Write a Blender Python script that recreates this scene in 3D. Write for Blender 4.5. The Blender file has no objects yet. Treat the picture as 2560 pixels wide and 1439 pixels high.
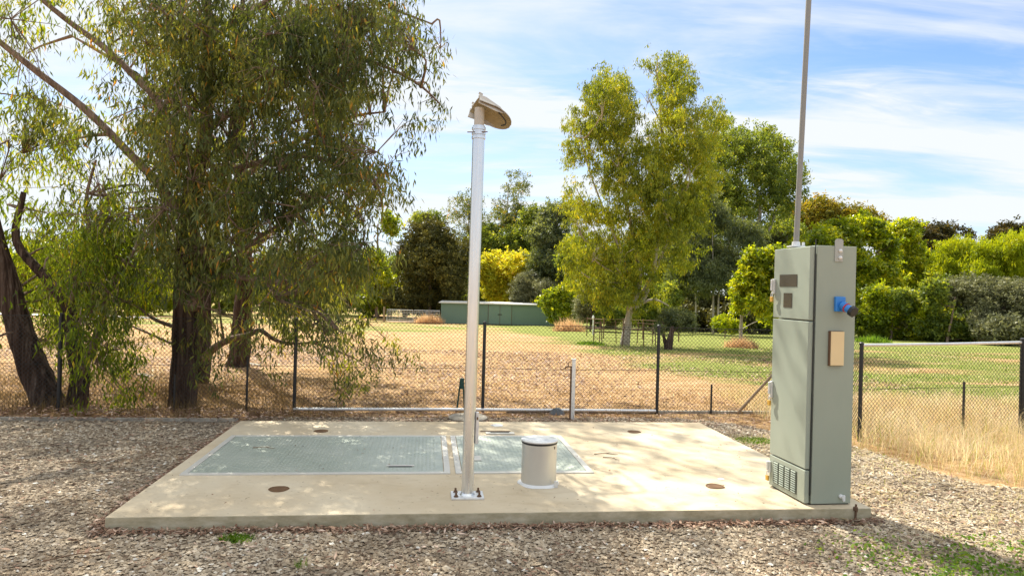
import bpy, math, random
import numpy as np
from mathutils import Vector, Matrix
rng = np.random.default_rng(7); random.seed(7)
SC = bpy.context.scene; COL = SC.collection
# ------------------------------------------------------------------ camera
FPX = 1746.0; EYE = 1.6
_a = math.radians(1.5); _p = math.radians(.14)
CR = np.array([math.cos(_a), 0, math.sin(_a)]); CF = np.array([0, math.cos(_p), math.sin(_p)])
CR = CR - CF*CR.dot(CF); CR /= np.linalg.norm(CR); CU = np.cross(CR, CF)
cam_d = bpy.data.cameras.new('camera'); cam = bpy.data.objects.new('camera', cam_d); COL.objects.link(cam)
cam_d.sensor_width = 36; cam_d.lens = 36*FPX/2560; cam_d.clip_end = 3000; cam_d.clip_start = .05
M = Matrix(((CR[0], CU[0], -CF[0], 0), (CR[1], CU[1], -CF[1], 0), (CR[2], CU[2], -CF[2], EYE), (0, 0, 0, 1)))
cam.matrix_world = M; SC.camera = cam
# ------------------------------------------------------------------ sun and sky
SUN_EL = math.radians(49); SUN_AZ = (-.48, .877)          # the sun stands ahead and to the left
SUN_STR = 4.7; SKY_STR = .12; EXPO = 1.02
sl = bpy.data.lights.new('sun', 'SUN'); sl.energy = SUN_STR; sl.angle = math.radians(.53); sl.color = (1, .955, .83)
so = bpy.data.objects.new('sun', sl); COL.objects.link(so)
_t = Vector((-SUN_AZ[0]*math.cos(SUN_EL), -SUN_AZ[1]*math.cos(SUN_EL), -math.sin(SUN_EL)))
so.rotation_euler = _t.to_track_quat('-Z', 'Y').to_euler()
W = bpy.data.worlds.new('World'); SC.world = W; W.use_nodes = True
wn = W.node_tree.nodes; wl = W.node_tree.links; wn.clear()
def wnode(t, **k):
    n = wn.new(t)
    for a, b in k.items(): setattr(n, a, b)
    return n
sky = wnode('ShaderNodeTexSky', sky_type='NISHITA', sun_disc=False, sun_elevation=SUN_EL,
            sun_rotation=math.atan2(SUN_AZ[0], SUN_AZ[1]), altitude=200, air_density=1.0, dust_density=.6, ozone_density=1.6)
tc = wnode('ShaderNodeTexCoord'); sep = wnode('ShaderNodeSeparateXYZ'); wl.new(tc.outputs['Generated'], sep.inputs[0])
def wm(op, a, b=None, c=None):
    n = wnode('ShaderNodeMath', operation=op)
    for i, v in enumerate((a, b, c)):
        if v is None: continue
        if isinstance(v, (int, float)): n.inputs[i].default_value = v
        else: wl.new(v, n.inputs[i])
    return n.outputs[0]
zc = wm('MAXIMUM', sep.outputs['Z'], 0.0); zd = wm('ADD', zc, .16)
comb = wnode('ShaderNodeCombineXYZ')
wl.new(wm('DIVIDE', sep.outputs['X'], zd), comb.inputs[0]); wl.new(wm('DIVIDE', sep.outputs['Y'], zd), comb.inputs[1])
def clouds(rot, scale, detail, rough, lo, hi, dist=0.0, off=(0, 0, 0)):
    mp = wnode('ShaderNodeMapping'); mp.inputs['Rotation'].default_value = (0, 0, math.radians(rot)); mp.inputs['Scale'].default_value = scale
    mp.inputs['Location'].default_value = off
    wl.new(comb.outputs[0], mp.inputs[0])
    nz = wnode('ShaderNodeTexNoise'); nz.inputs['Scale'].default_value = 1; nz.inputs['Detail'].default_value = detail
    nz.inputs['Roughness'].default_value = rough; nz.inputs['Distortion'].default_value = dist; wl.new(mp.outputs[0], nz.inputs['Vector'])
    r = wnode('ShaderNodeMapRange'); r.interpolation_type = 'SMOOTHSTEP'; r.inputs['From Min'].default_value = lo; r.inputs['From Max'].default_value = hi
    wl.new(nz.outputs[0], r.inputs['Value']); return r.outputs[0]
c1 = clouds(-14, (.55, 1.9, 1), 9, .58, .38, .63, .5, (3.2, 1.3, 0))
c2 = clouds(22, (.35, .9, 1), 4, .5, .40, .70, .3, (7.4, 2.6, 0))
c3 = clouds(-30, (2.2, 6.5, 1), 8, .62, .42, .72, .8, (1.1, 5.0, 0))
cm = wm('ADD', wm('MULTIPLY', c1, .8), wm('MULTIPLY', wm('MULTIPLY', c2, c3), .6))
cm = wm('ADD', cm, wm('MULTIPLY', wm('SUBTRACT', 1.0, wm('MINIMUM', wm('MULTIPLY', zc, 3.4), 1.0)), .52))       # thin veil, thicker low down
sunv = wnode('ShaderNodeVectorMath', operation='DOT_PRODUCT'); wl.new(tc.outputs['Generated'], sunv.inputs[0])
sunv.inputs[1].default_value = (-_t.x, -_t.y, -_t.z)
glow = wm('POWER', wm('MAXIMUM', sunv.outputs['Value'], 0.0), 4.0)
cm = wnode_c = wm('MINIMUM', wm('MAXIMUM', wm('ADD', cm, wm('MULTIPLY', glow, .62)), 0.0), .95)
mix = wnode('ShaderNodeMix', data_type='RGBA'); wl.new(cm, mix.inputs['Factor'])
skm = wnode('ShaderNodeMix', data_type='RGBA', blend_type='MULTIPLY'); skm.inputs['Factor'].default_value = 1
wl.new(sky.outputs[0], skm.inputs['A']); skm.inputs['B'].default_value = (.52, .645, .80, 1)
wl.new(skm.outputs['Result'], mix.inputs['A']); mix.inputs['B'].default_value = (3.95, 4.1, 4.2, 1)
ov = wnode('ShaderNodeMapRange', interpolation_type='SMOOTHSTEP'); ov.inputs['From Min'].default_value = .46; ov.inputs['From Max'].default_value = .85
ov.inputs['To Max'].default_value = .5; wl.new(zc, ov.inputs['Value'])       # extra overhead brightness, added above the frame to fill the shade
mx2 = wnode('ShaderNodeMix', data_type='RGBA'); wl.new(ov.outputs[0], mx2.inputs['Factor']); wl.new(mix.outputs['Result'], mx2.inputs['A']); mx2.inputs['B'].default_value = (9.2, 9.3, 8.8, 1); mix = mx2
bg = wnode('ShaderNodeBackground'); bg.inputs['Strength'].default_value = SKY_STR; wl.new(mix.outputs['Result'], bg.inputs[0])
wo = wnode('ShaderNodeOutputWorld'); wl.new(bg.outputs[0], wo.inputs[0])
SC.view_settings.view_transform = 'Standard'; SC.view_settings.look = 'None'; SC.view_settings.exposure = EXPO; SC.view_settings.gamma = 1
SC.cycles.max_bounces = 7; SC.cycles.transmission_bounces = 5; SC.cycles.diffuse_bounces = 4; SC.cycles.glossy_bounces = 2
SC.cycles.use_denoising = True; SC.cycles.sample_clamp_indirect = 6
# ------------------------------------------------------------------ helpers
def ray(x, y): return CF + CR*(x-1280)/FPX - CU*(y-719.5)/FPX
def sst(t): t = np.clip(t, 0, 1); return t*t*(3-2*t)
def ter(X, Y):
    Y = np.asarray(Y, float)
    return -.03*np.clip(Y-10, 0, 53)*sst((Y-9)/6)
def at(x, y, z=0.0):                                       # photo pixel -> point on level z
    d = ray(x, y); return d*((z-EYE)/d[2]) + [0, 0, EYE]
def atY(x, y, Y):                                          # photo pixel -> point at distance Y
    d = ray(x, y); return d*(Y/d[1]) + [0, 0, EYE]
class MB:
    def __init__(s): s.v = []; s.f = []; s.n = 0
    def add(s, v, f):
        s.v.append(np.asarray(v, float).reshape(-1, 3)); s.f += [tuple(int(i)+s.n for i in q) for q in f]; s.n += len(s.v[-1])
    def box(s, c, d, R=None, bev=0.0):
        c = np.array(c, float); h = np.array(d, float)/2
        if bev <= 0:
            v = np.array([[x, y, z] for x in (-1, 1) for y in (-1, 1) for z in (-1, 1)])*h
            f = [(0, 1, 3, 2), (4, 6, 7, 5), (0, 4, 5, 1), (2, 3, 7, 6), (0, 2, 6, 4), (1, 5, 7, 3)]
        else:
            bm = __import__('bmesh').new(); bmm = __import__('bmesh')
            bmm.ops.create_cube(bm, size=1)
            for q in bm.verts: q.co = Vector((q.co.x*d[0], q.co.y*d[1], q.co.z*d[2]))
            bmm.ops.bevel(bm, geom=bm.edges[:], offset=bev, segments=2, affect='EDGES', profile=.5)
            bm.verts.index_update(); v = np.array([q.co[:] for q in bm.verts]); f = [[a.index for a in q.verts] for q in bm.faces]; bm.free()
        if R is not None: v = v @ np.array(R).T
        s.add(v+c, f); return s
    def tube(s, pts, rad, n=8, cap=True, wob=0.0, sub=1):
        P = np.array(pts, float); r = np.full(len(P), rad, float) if np.isscalar(rad) else np.array(rad, float)
        if sub > 1 and len(P) > 2:
            t = np.linspace(0, len(P)-1, (len(P)-1)*sub+1); Q = []
            for u in t:
                i = min(int(u), len(P)-2); w = u-i
                p0, p1, p2, p3 = P[max(i-1, 0)], P[i], P[i+1], P[min(i+2, len(P)-1)]
                Q.append(.5*((2*p1)+(-p0+p2)*w+(2*p0-5*p1+4*p2-p3)*w*w+(-p0+3*p1-3*p2+p3)*w**3))
            r = np.interp(t, np.arange(len(P)), r); P = np.array(Q)
        m = len(P); T = np.gradient(P, axis=0); T /= np.linalg.norm(T, axis=1)[:, None]+1e-9
        ref = np.array([0, 0, 1.]) if abs(T[0][2]) < .9 else np.array([1., 0, 0])
        V = []; a = np.cross(T[0], ref); a /= np.linalg.norm(a)
        th = np.arange(n)*2*math.pi/n
        for i in range(m):
            a = a-T[i]*a.dot(T[i]); a /= np.linalg.norm(a); b = np.cross(T[i], a)
            rr = r[i]*(1+(wob*(rng.random(n)-.5)*2 if wob else 0))*np.ones(n)
            V.append(P[i]+np.outer(np.cos(th)*rr, a)+np.outer(np.sin(th)*rr, b))
        V = np.concatenate(V); F = [(i*n+k, i*n+(k+1) % n, (i+1)*n+(k+1) % n, (i+1)*n+k) for i in range(m-1) for k in range(n)]
        if cap: F += [tuple(range(n))[::-1], tuple((m-1)*n+k for k in range(n))]
        s.add(V, F); return s
    def lathe(s, prof, c=(0, 0, 0), n=32, ax=None):
        th = np.arange(n)*2*math.pi/n; V = []
        for r, z in prof: V.append(np.stack([r*np.cos(th), r*np.sin(th), np.full(n, z)], 1))
        V = np.concatenate(V); m = len(prof)
        F = [(i*n+k, i*n+(k+1) % n, (i+1)*n+(k+1) % n, (i+1)*n+k) for i in range(m-1) for k in range(n)]
        F += [tuple(range(n))[::-1], tuple((m-1)*n+k for k in range(n))]
        if ax is not None: V = V @ np.array(ax).T
        s.add(V+np.array(c), F); return s
    def build(s, name, mat, parent=None, smooth=False, attr=None):
        me = bpy.data.meshes.new(name); V = np.concatenate(s.v) if s.v else np.zeros((0, 3))
        me.from_pydata(V.tolist(), [], s.f)
        return link(me, name, mat, parent, smooth, attr)
def link(me, name, mat, parent=None, smooth=False, attr=None):
    if mat: me.materials.append(mat)
    if attr is not None:
        a = me.attributes.new('tint', 'FLOAT', 'FACE'); a.data.foreach_set('value', np.asarray(attr, np.float32))
    if smooth is True: me.polygons.foreach_set('use_smooth', [True]*len(me.polygons))
    o = bpy.data.objects.new(name, me); COL.objects.link(o)
    if smooth == 'auto':
        me.polygons.foreach_set('use_smooth', [True]*len(me.polygons)); me.set_sharp_from_angle(angle=math.radians(38))
    if parent: o.parent = parent
    return o
def quads(V, name, mat, parent=None, tint=None, k=4):      # V: (N*k, 3): N polygons of k corners
    N = len(V)//k; me = bpy.data.meshes.new(name); me.vertices.add(N*k); me.vertices.foreach_set('co', V.astype(np.float32).ravel())
    me.loops.add(N*k); me.loops.foreach_set('vertex_index', np.arange(N*k, dtype=np.int32)); me.polygons.add(N)
    me.polygons.foreach_set('loop_start', np.arange(N, dtype=np.int32)*k); me.update(calc_edges=True)
    return link(me, name, mat, parent, False, tint)
def tag(o, label=None, cat=None, group=None, kind=None):
    for k, v in (('label', label), ('category', cat), ('group', group), ('kind', kind)):
        if v: o[k] = v
    return o
def empty(name, loc, rz=0, label=None, cat=None, group=None):
    o = bpy.data.objects.new(name, None); COL.objects.link(o); o.location = loc; o.rotation_euler = (0, 0, rz); o.empty_display_size = .1
    return tag(o, label, cat, group)
def unit(v): return v/(np.linalg.norm(v, axis=-1, keepdims=True)+1e-9)
# ------------------------------------------------------------------ materials
class NT:
    def __init__(s, name):
        s.m = bpy.data.materials.new(name); s.m.use_nodes = True; s.t = s.m.node_tree; s.t.nodes.clear()
        s.out = s.t.nodes.new('ShaderNodeOutputMaterial')
    def n(s, t, **k):
        x = s.t.nodes.new(t)
        for a, b in k.items(): setattr(x, a, b)
        return x
    def l(s, a, b): s.t.links.new(a, b)
    def setv(s, inp, v):
        if hasattr(v, 'links') or isinstance(v, bpy.types.NodeSocket): s.l(v, inp)
        else: inp.default_value = v
    def co(s, scale=(1, 1, 1), rot=(0, 0, 0)):
        c = s.n('ShaderNodeTexCoord'); m = s.n('ShaderNodeMapping'); m.inputs['Scale'].default_value = scale; m.inputs['Rotation'].default_value = rot
        s.l(c.outputs['Object'], m.inputs[0]); return m.outputs[0]
    def noise(s, scale, detail=4, rough=.55, vec=None, dist=0):
        x = s.n('ShaderNodeTexNoise'); x.inputs['Scale'].default_value = scale; x.inputs['Detail'].default_value = detail
        x.inputs['Roughness'].default_value = rough; x.inputs['Distortion'].default_value = dist
        s.l(vec if vec is not None else s.co(), x.inputs['Vector']); return x.outputs[0]
    def vor(s, scale, vec=None, feature='F1', out='Distance'):
        x = s.n('ShaderNodeTexVoronoi', feature=feature); x.inputs['Scale'].default_value = scale
        s.l(vec if vec is not None else s.co(), x.inputs['Vector']); return x.outputs[out]
    def ramp(s, fac, stops):
        r = s.n('ShaderNodeValToRGB'); e = r.color_ramp.elements
        while len(e) < len(stops): e.new(.5)
        for el, (p, c) in zip(e, stops): el.position = p; el.color = (c, c, c, 1) if isinstance(c, (int, float)) else (*c, 1)
        s.l(fac, r.inputs[0]); return r.outputs[0]
    def mix(s, f, a, b, mode='MIX'):
        x = s.n('ShaderNodeMix', data_type='RGBA', blend_type=mode); s.setv(x.inputs['Factor'], f)
        for i, v in (('A', a), ('B', b)):
            s.setv(x.inputs[i], (*v, 1) if isinstance(v, tuple) and len(v) == 3 else v)
        return x.outputs['Result']
    def math(s, op, a, b=0.0):
        x = s.n('ShaderNodeMath', operation=op); s.setv(x.inputs[0], a); s.setv(x.inputs[1], b); return x.outputs[0]
    def bsdf(s, col, rough=.7, metal=0.0, bump=None, bs=.3, bd=.01, spec=.5):
        p = s.n('ShaderNodeBsdfPrincipled'); s.setv(p.inputs['Base Color'], (*col, 1) if isinstance(col, tuple) else col)
        s.setv(p.inputs['Roughness'], rough); s.setv(p.inputs['Metallic'], metal); p.inputs['Specular IOR Level'].default_value = spec
        if bump is not None:
            b = s.n('ShaderNodeBump'); b.inputs['Strength'].default_value = bs; b.inputs['Distance'].default_value = bd
            s.l(bump, b.inputs['Height']); s.l(b.outputs[0], p.inputs['Normal'])
        s.l(p.outputs[0], s.out.inputs[0]); s.p = p; return s.m
def plain(name, col, rough=.6, metal=0.0, var=.12, scale=9, bs=.15, spec=.5):
    t = NT(name); nz = t.noise(scale, 6, .6)
    c = t.mix(nz, tuple(x*(1-var) for x in col), tuple(min(1, x*(1+var)) for x in col))
    return t.bsdf(c, rough, metal, t.noise(scale*7, 3), bs, .002, spec)
LG = {'eucalypt_leaves': (1.65, 1.5, 1.05), 'grey_green_leaves': (1.65, 1.5, 1.25), 'yellow_green_leaves': (1.75, 1.65, .9), 'tall_gum_leaves': (1.75, 1.65, 1.0), 'conifer_needles': (2.3, 1.9, 1.4), 'mid_leaves': (2.1, 1.9, 1.2), 'broad_leaves': (2.5, 2.25, 1.0), 'willow_leaves': (1.55, 1.25, .6), 'turning_leaves': (2.0, 1.9, 1.1), 'grey_leaves': (1.35, 1.25, .95), 'dark_red_leaves': (1.5, 1.3, 1.2)}
def leafmat(name, stops, trans=.42, rough=.5, spec=.22, tcol=None):
    if name in LG: stops = [(p, tuple(min(.8, c*k) for c, k in zip(q, LG[name]))) for p, q in stops]
    t = NT(name); a = t.n('ShaderNodeAttribute', attribute_name='tint'); c = t.ramp(a.outputs['Fac'], stops)
    p = t.n('ShaderNodeBsdfPrincipled'); t.l(c, p.inputs['Base Color']); p.inputs['Roughness'].default_value = rough; p.inputs['Specular IOR Level'].default_value = spec
    tr = t.n('ShaderNodeBsdfTranslucent'); t.l(t.mix(1.0, c, tcol or (2.1, 1.85, .5), 'MULTIPLY'), tr.inputs[0])
    m = t.n('ShaderNodeMixShader'); m.inputs[0].default_value = trans; t.l(p.outputs[0], m.inputs[1]); t.l(tr.outputs[0], m.inputs[2]); t.l(m.outputs[0], t.out.inputs[0])
    return t.m
# concrete
t = NT('concrete'); n1 = t.noise(1.1, 6, .6); n2 = t.noise(14, 6, .65); n3 = t.noise(160, 2, .5)
c = t.ramp(n1, [(.3, (.48, .38, .25)), (.5, (.58, .485, .345)), (.68, (.65, .57, .43))])
c = t.mix(t.math('MULTIPLY', n2, .5), c, (.56, .43, .27), 'MIX')
c = t.mix(t.ramp(t.noise(34, 2, .4), [(.68, 0.), (.74, .5)]), c, (.22, .17, .11))
c = t.mix(t.ramp(t.noise(3.2, 5, .62, t.co((1, 2.4, 1)), .6), [(.52, 0.), (.7, .35)]), c, (.40, .31, .20))
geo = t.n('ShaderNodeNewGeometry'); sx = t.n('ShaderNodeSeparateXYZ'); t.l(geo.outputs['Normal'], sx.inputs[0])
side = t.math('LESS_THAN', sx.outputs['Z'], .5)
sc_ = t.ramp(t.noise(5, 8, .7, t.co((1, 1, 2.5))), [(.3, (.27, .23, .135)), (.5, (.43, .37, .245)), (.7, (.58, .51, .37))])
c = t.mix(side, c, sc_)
CONC = t.bsdf(c, .85, 0, t.math('ADD', n2, t.math('MULTIPLY', n3, .6)), .25, .004, .25)
t = NT('pale_concrete'); CONC2 = t.bsdf(t.ramp(t.noise(8, 6, .7), [(.3, (.20, .17, .13)), (.7, (.46, .41, .33))]), .9, 0, t.noise(60, 4), .4, .004)
# steel and paint
t = NT('galvanised_steel'); v = t.vor(38); GALV = t.bsdf(t.ramp(t.math('ADD', t.math('MULTIPLY', v, .5), t.math('MULTIPLY', t.noise(6, 5, .6, t.co((1, 1, .3))), .7)), [(.3, (.60, .60, .60)), (.8, (.78, .77, .75))]), .42, .55, t.noise(40, 3), .1, .002)
t = NT('brushed_pipe'); z = t.noise(5, 6, .65, t.co((9, 9, .5))); PIPE = t.bsdf(t.ramp(z, [(.3, (.70, .71, .71)), (.7, (.82, .83, .83))]), t.ramp(z, [(.3, .36), (.7, .24)]), .9, t.noise(50, 3), .08, .002)
t = NT('hatch_alloy'); z = t.noise(2.2, 6, .6); HATCH = t.bsdf(t.ramp(z, [(.3, (.37, .41, .345)), (.7, (.49, .51, .44))]), t.ramp(t.noise(7, 5, .7), [(.3, .38), (.7, .55)]), .4, t.noise(30, 3), .1, .002)
ALLOY = plain('alloy_frame', (.60, .57, .51), .55, .25, .15, 6)
t = NT('cabinet_paint'); z = t.noise(2.0, 7, .6, t.co((1, 1, .5))); z2 = t.noise(9, 6, .7, t.co((3, 3, .35)))
c = t.ramp(z, [(.3, (.30, .335, .27)), (.7, (.345, .375, .305))]); c = t.mix(t.ramp(z2, [(.5, 0.), (.8, .35)]), c, (.36, .35, .29))
CABM = t.bsdf(c, t.ramp(z, [(.3, .42), (.7, .55)]), .0, t.noise(240, 2), .05, .001, .45)
DARKG = plain('dark_green_gap', (.07, .08, .06), .7)
LUGM = plain('lug_steel', (.40, .40, .36), .5, .3)
STACKM = plain('dull_stack_metal', (.62, .61, .57), .36, .65, .1, 5)
MASTM = plain('grey_mast', (.27, .26, .235), .5, .2, .1, 6)
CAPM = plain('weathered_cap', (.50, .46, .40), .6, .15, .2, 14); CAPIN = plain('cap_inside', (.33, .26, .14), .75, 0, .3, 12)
BLACK = plain('black_rubber', (.02, .02, .022), .5); DARKW = plain('smoked_window', (.075, .06, .045), .25, 0, .2, 5, 0.02)
BLUE = plain('blue_plastic', (.03, .22, .62), .4, 0, .1); RED = plain('red_plastic', (.55, .03, .03), .45)
CREAM = plain('cream_plate', (.80, .60, .33), .6, 0, .06); BRASS = plain('brass', (.72, .42, .08), .4, .5)
WHITEP = plain('white_plastic', (.75, .74, .72), .5); RUST = plain('rusty_steel', (.16, .09, .05), .8, .2, .35, 30)
HOLE = plain('rusty_recess', (.13, .065, .025), .9, 0, .4, 20); POSTM = plain('black_post', (.018, .019, .02), .45, .1, .3)
MESHM = plain('coated_wire', (.022, .022, .02), .5, .1); GREENM = plain('green_paint', (.01, .07, .055), .5)
SHEDM = plain('shed_steel', (.16, .24, .18), .6, 0, .06, 1.2); SHEDR = plain('shed_roof', (.62, .60, .55), .6)
RAGM = plain('grey_cloth', (.12, .13, .14), .9, 0, .4, 25)
WOOD = plain('weathered_wood', (.23, .16, .10), .9, 0, .3, 14)
def barkmat(name, stops, sc=6, bs=.9):
    t = NT(name); z = t.noise(sc, 9, .7, t.co((2.6, 2.6, .16)), .8); z2 = t.noise(sc*2.2, 6, .65, t.co((3, 3, .5)), .3)
    return t.bsdf(t.ramp(z, stops), .9, 0, t.math('ADD', z, t.math('MULTIPLY', z2, .7)), bs, .09, .2)
BARK = barkmat('stringy_bark', [(.36, (.022, .013, .009)), (.5, (.085, .05, .034)), (.6, (.17, .115, .085)), (.72, (.34, .27, .22))])
BARK2 = barkmat('limb_bark', [(.35, (.10, .065, .045)), (.52, (.26, .18, .13)), (.7, (.42, .33, .26))], 5, .5)
PALEBARK = barkmat('pale_bark', [(.3, (.22, .17, .13)), (.5, (.46, .40, .33)), (.7, (.68, .63, .56))], 2.5, .4)
# foliage
L_EUC = leafmat('eucalypt_leaves', [(0, (.02, .034, .017)), (.35, (.05, .072, .036)), (.7, (.10, .125, .055)), (.93, (.2, .19, .045)), (1, (.24, .13, .04))], .4)
L_EUCG = leafmat('grey_green_leaves', [(0, (.03, .045, .028)), (.4, (.065, .09, .055)), (.8, (.13, .165, .11)), (1, (.2, .22, .12))], .4)
L_LEFT = leafmat('yellow_green_leaves', [(0, (.025, .045, .012)), (.4, (.06, .095, .02)), (.8, (.13, .17, .03)), (1, (.23, .2, .04))], .5)
L_TALL = leafmat('tall_gum_leaves', [(0, (.04, .06, .012)), (.4, (.10, .13, .022)), (.8, (.19, .21, .035)), (1, (.27, .22, .04))], .4)
L_CONI = leafmat('conifer_needles', [(0, (.016, .022, .009)), (.5, (.042, .05, .018)), (1, (.11, .115, .035))], .12)
L_YEL = leafmat('autumn_leaves', [(0, (.34, .36, .03)), (.5, (.66, .64, .05)), (1, (.78, .55, .05))], .45, tcol=(1.3, 1.2, .5))
L_MID = leafmat('mid_leaves', [(0, (.03, .05, .02)), (.5, (.075, .11, .035)), (1, (.18, .20, .06))], .45)
L_GREY = leafmat('grey_leaves', [(0, (.07, .08, .055)), (.5, (.16, .175, .12)), (1, (.30, .30, .20))], .25, tcol=(1.2, 1.2, .8))
L_YG = leafmat('broad_leaves', [(0, (.035, .06, .01)), (.5, (.10, .14, .016)), (1, (.26, .27, .03))], .45, .35, .5)
L_WIL = leafmat('willow_leaves', [(0, (.09, .15, .015)), (.5, (.17, .26, .02)), (1, (.30, .36, .03))], .45)
L_ORG = leafmat('turning_leaves', [(0, (.045, .05, .014)), (.5, (.12, .115, .024)), (1, (.24, .16, .03))], .35)
L_RED = leafmat('dark_red_leaves', [(0, (.022, .026, .012)), (.5, (.05, .052, .02)), (1, (.11, .08, .03))], .25)
DRY = leafmat('dry_blades', [(0, (.52, .41, .22)), (.5, (.77, .66, .45)), (.85, (.88, .81, .66)), (1, (.38, .42, .10))], .5, .7, .2, (1.1, 1.0, .75))
DRYD = leafmat('dull_dry_blades', [(0, (.12, .08, .035)), (.5, (.27, .185, .085)), (1, (.42, .32, .16))], .3, .8, .2, (1.1, 1, .7))
GRN = leafmat('green_blades', [(0, (.06, .13, .015)), (.5, (.13, .25, .025)), (1, (.26, .33, .06))], .35)
LIT = leafmat('litter', [(0, (.07, .035, .02)), (.4, (.20, .10, .06)), (.75, (.38, .24, .16)), (1, (.62, .46, .36))], .1, .7, .3, (1, 1, 1))
REED = leafmat('reed_blades', [(0, (.50, .33, .18)), (.6, (.72, .50, .31)), (1, (.82, .64, .44))], .5, .8, .2, (1.1, 1, .8))
STONE = leafmat('stones', [(0, (.12, .075, .045)), (.35, (.31, .235, .155)), (.7, (.48, .385, .27)), (.94, (.62, .53, .41)), (1, (.72, .67, .58))], 0.0, .8, .3)
# ground
t = NT('paddock'); cc = t.n('ShaderNodeTexCoord'); s3 = t.n('ShaderNodeSeparateXYZ'); t.l(cc.outputs['Object'], s3.inputs[0]); X, Y = s3.outputs[0], s3.outputs[1]
fine = t.noise(9, 8, .75); fine2 = t.noise(38, 5, .7); big = t.noise(.33, 5, .6, t.co((.45, 1, 1))); med = t.noise(1.6, 6, .7, t.co((.6, 1, 1)))
dry = t.ramp(t.math('ADD', t.math('ADD', t.math('MULTIPLY', fine, .4), t.math('MULTIPLY', fine2, .3)), t.math('MULTIPLY', med, .3)), [(.36, (.22, .12, .055)), (.45, (.41, .235, .10)), (.52, (.57, .36, .18)), (.61, (.72, .53, .34))])
grn = t.ramp(fine, [(.3, (.09, .16, .025)), (.55, (.20, .27, .045)), (.75, (.42, .40, .12))])
far = t.n('ShaderNodeMapRange'); far.inputs['From Min'].default_value = 24; far.inputs['From Max'].default_value = 44; t.l(Y, far.inputs['Value'])
rt = t.n('ShaderNodeMapRange'); rt.inputs['From Min'].default_value = -1.2; rt.inputs['From Max'].default_value = 1.6
t.l(t.math('SUBTRACT', X, t.math('SUBTRACT', 4.6, t.math('MULTIPLY', Y, .085))), rt.inputs['Value'])
g = t.math('ADD', t.math('MULTIPLY', far.outputs[0], .48), t.math('MULTIPLY', rt.outputs[0], .68))
g = t.math('ADD', g, t.math('MULTIPLY', t.math('SUBTRACT', big, .5), 2.6))
near = t.n('ShaderNodeMapRange'); near.inputs['From Min'].default_value = 9.5; near.inputs['From Max'].default_value = 12; t.l(Y, near.inputs['Value'])
g = t.math('MULTIPLY', g, near.outputs[0])
gm = t.ramp(g, [(.34, 0.), (.66, .82)])
GROUND = t.bsdf(t.mix(gm, dry, grn), .95, 0, t.math('ADD', fine, fine2), .9, .05, .1)
t = NT('gravel'); v = t.vor(46); vc = t.n('ShaderNodeTexVoronoi'); vc.inputs['Scale'].default_value = 46; t.l(t.co(), vc.inputs['Vector'])
bw = t.n('ShaderNodeRGBToBW'); t.l(vc.outputs['Color'], bw.inputs[0])
c = t.ramp(bw.outputs[0], [(.15, (.12, .085, .055)), (.5, (.30, .235, .165)), (.85, (.48, .40, .31))])
c = t.mix(t.ramp(t.noise(1.3, 6, .65), [(.45, 0.), (.65, .6)]), c, (.30, .19, .10))
GRAVEL = t.bsdf(c, .9, 0, t.math('SUBTRACT', 1.0, v), .9, .03, .2)
PALE_ROAD = plain('pale_road', (.78, .74, .68), .9, 0, .08, .5)
# ------------------------------------------------------------------ setting
xs = np.unique(np.concatenate([np.linspace(-700, -40, 12), np.linspace(-40, 40, 81), np.linspace(40, 700, 12)]))
ys = np.unique(np.concatenate([np.linspace(-40, 0, 9), np.linspace(0, 70, 141), np.linspace(70, 1200, 24)]))
gx, gy = np.meshgrid(xs, ys); gz = ter(gx, gy) + np.where(gy > 10, .04*np.sin(gx*.9+gy*.35)*np.sin(gy*.6), 0)
nx, ny = len(xs), len(ys)
m = MB(); m.add(np.stack([gx, gy, gz], -1), [(j*nx+i, j*nx+i+1, (j+1)*nx+i+1, (j+1)*nx+i) for j in range(ny-1) for i in range(nx-1)])
tag(m.build('ground', GROUND, smooth=True), kind='structure')
edge = [at(2135, 1118), at(2250, 1150), at(2350, 1185), at(2450, 1212), at(2560, 1222)]
gp = [(-9.5, 1.0), (9.5, 1.0), (9.5, 5.4)] + [(p[0], p[1]) for p in edge[::-1]] + [(2.9, 8.6), (2.2, 9.0), (-2.9, 8.35), (-3.15, 8.02), (-9.5, 7.33)]
def in_poly(px, py, poly):
    r = np.zeros(len(px), bool); n = len(poly)
    for i in range(n):
        x1, y1 = poly[i]; x2, y2 = poly[(i+1) % n]
        k = ((y1 > py) != (y2 > py)) & (px < (x2-x1)*(py-y1)/(y2-y1+1e-12)+x1); r ^= k
    return r
m = MB(); m.add([(x, y, .005) for x, y in gp], [tuple(range(len(gp)))])
tag(m.build('gravel_yard', GRAVEL), kind='structure')
m = MB(); P = [(-90, 47), (-29, 49.5), (-26, 52), (-29, 55), (-90, 57)]; m.add([(x, y, float(ter(x, y))+.07) for x, y in P], [tuple(range(5))])
tag(m.build('pale_track', PALE_ROAD), kind='structure')
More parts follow.
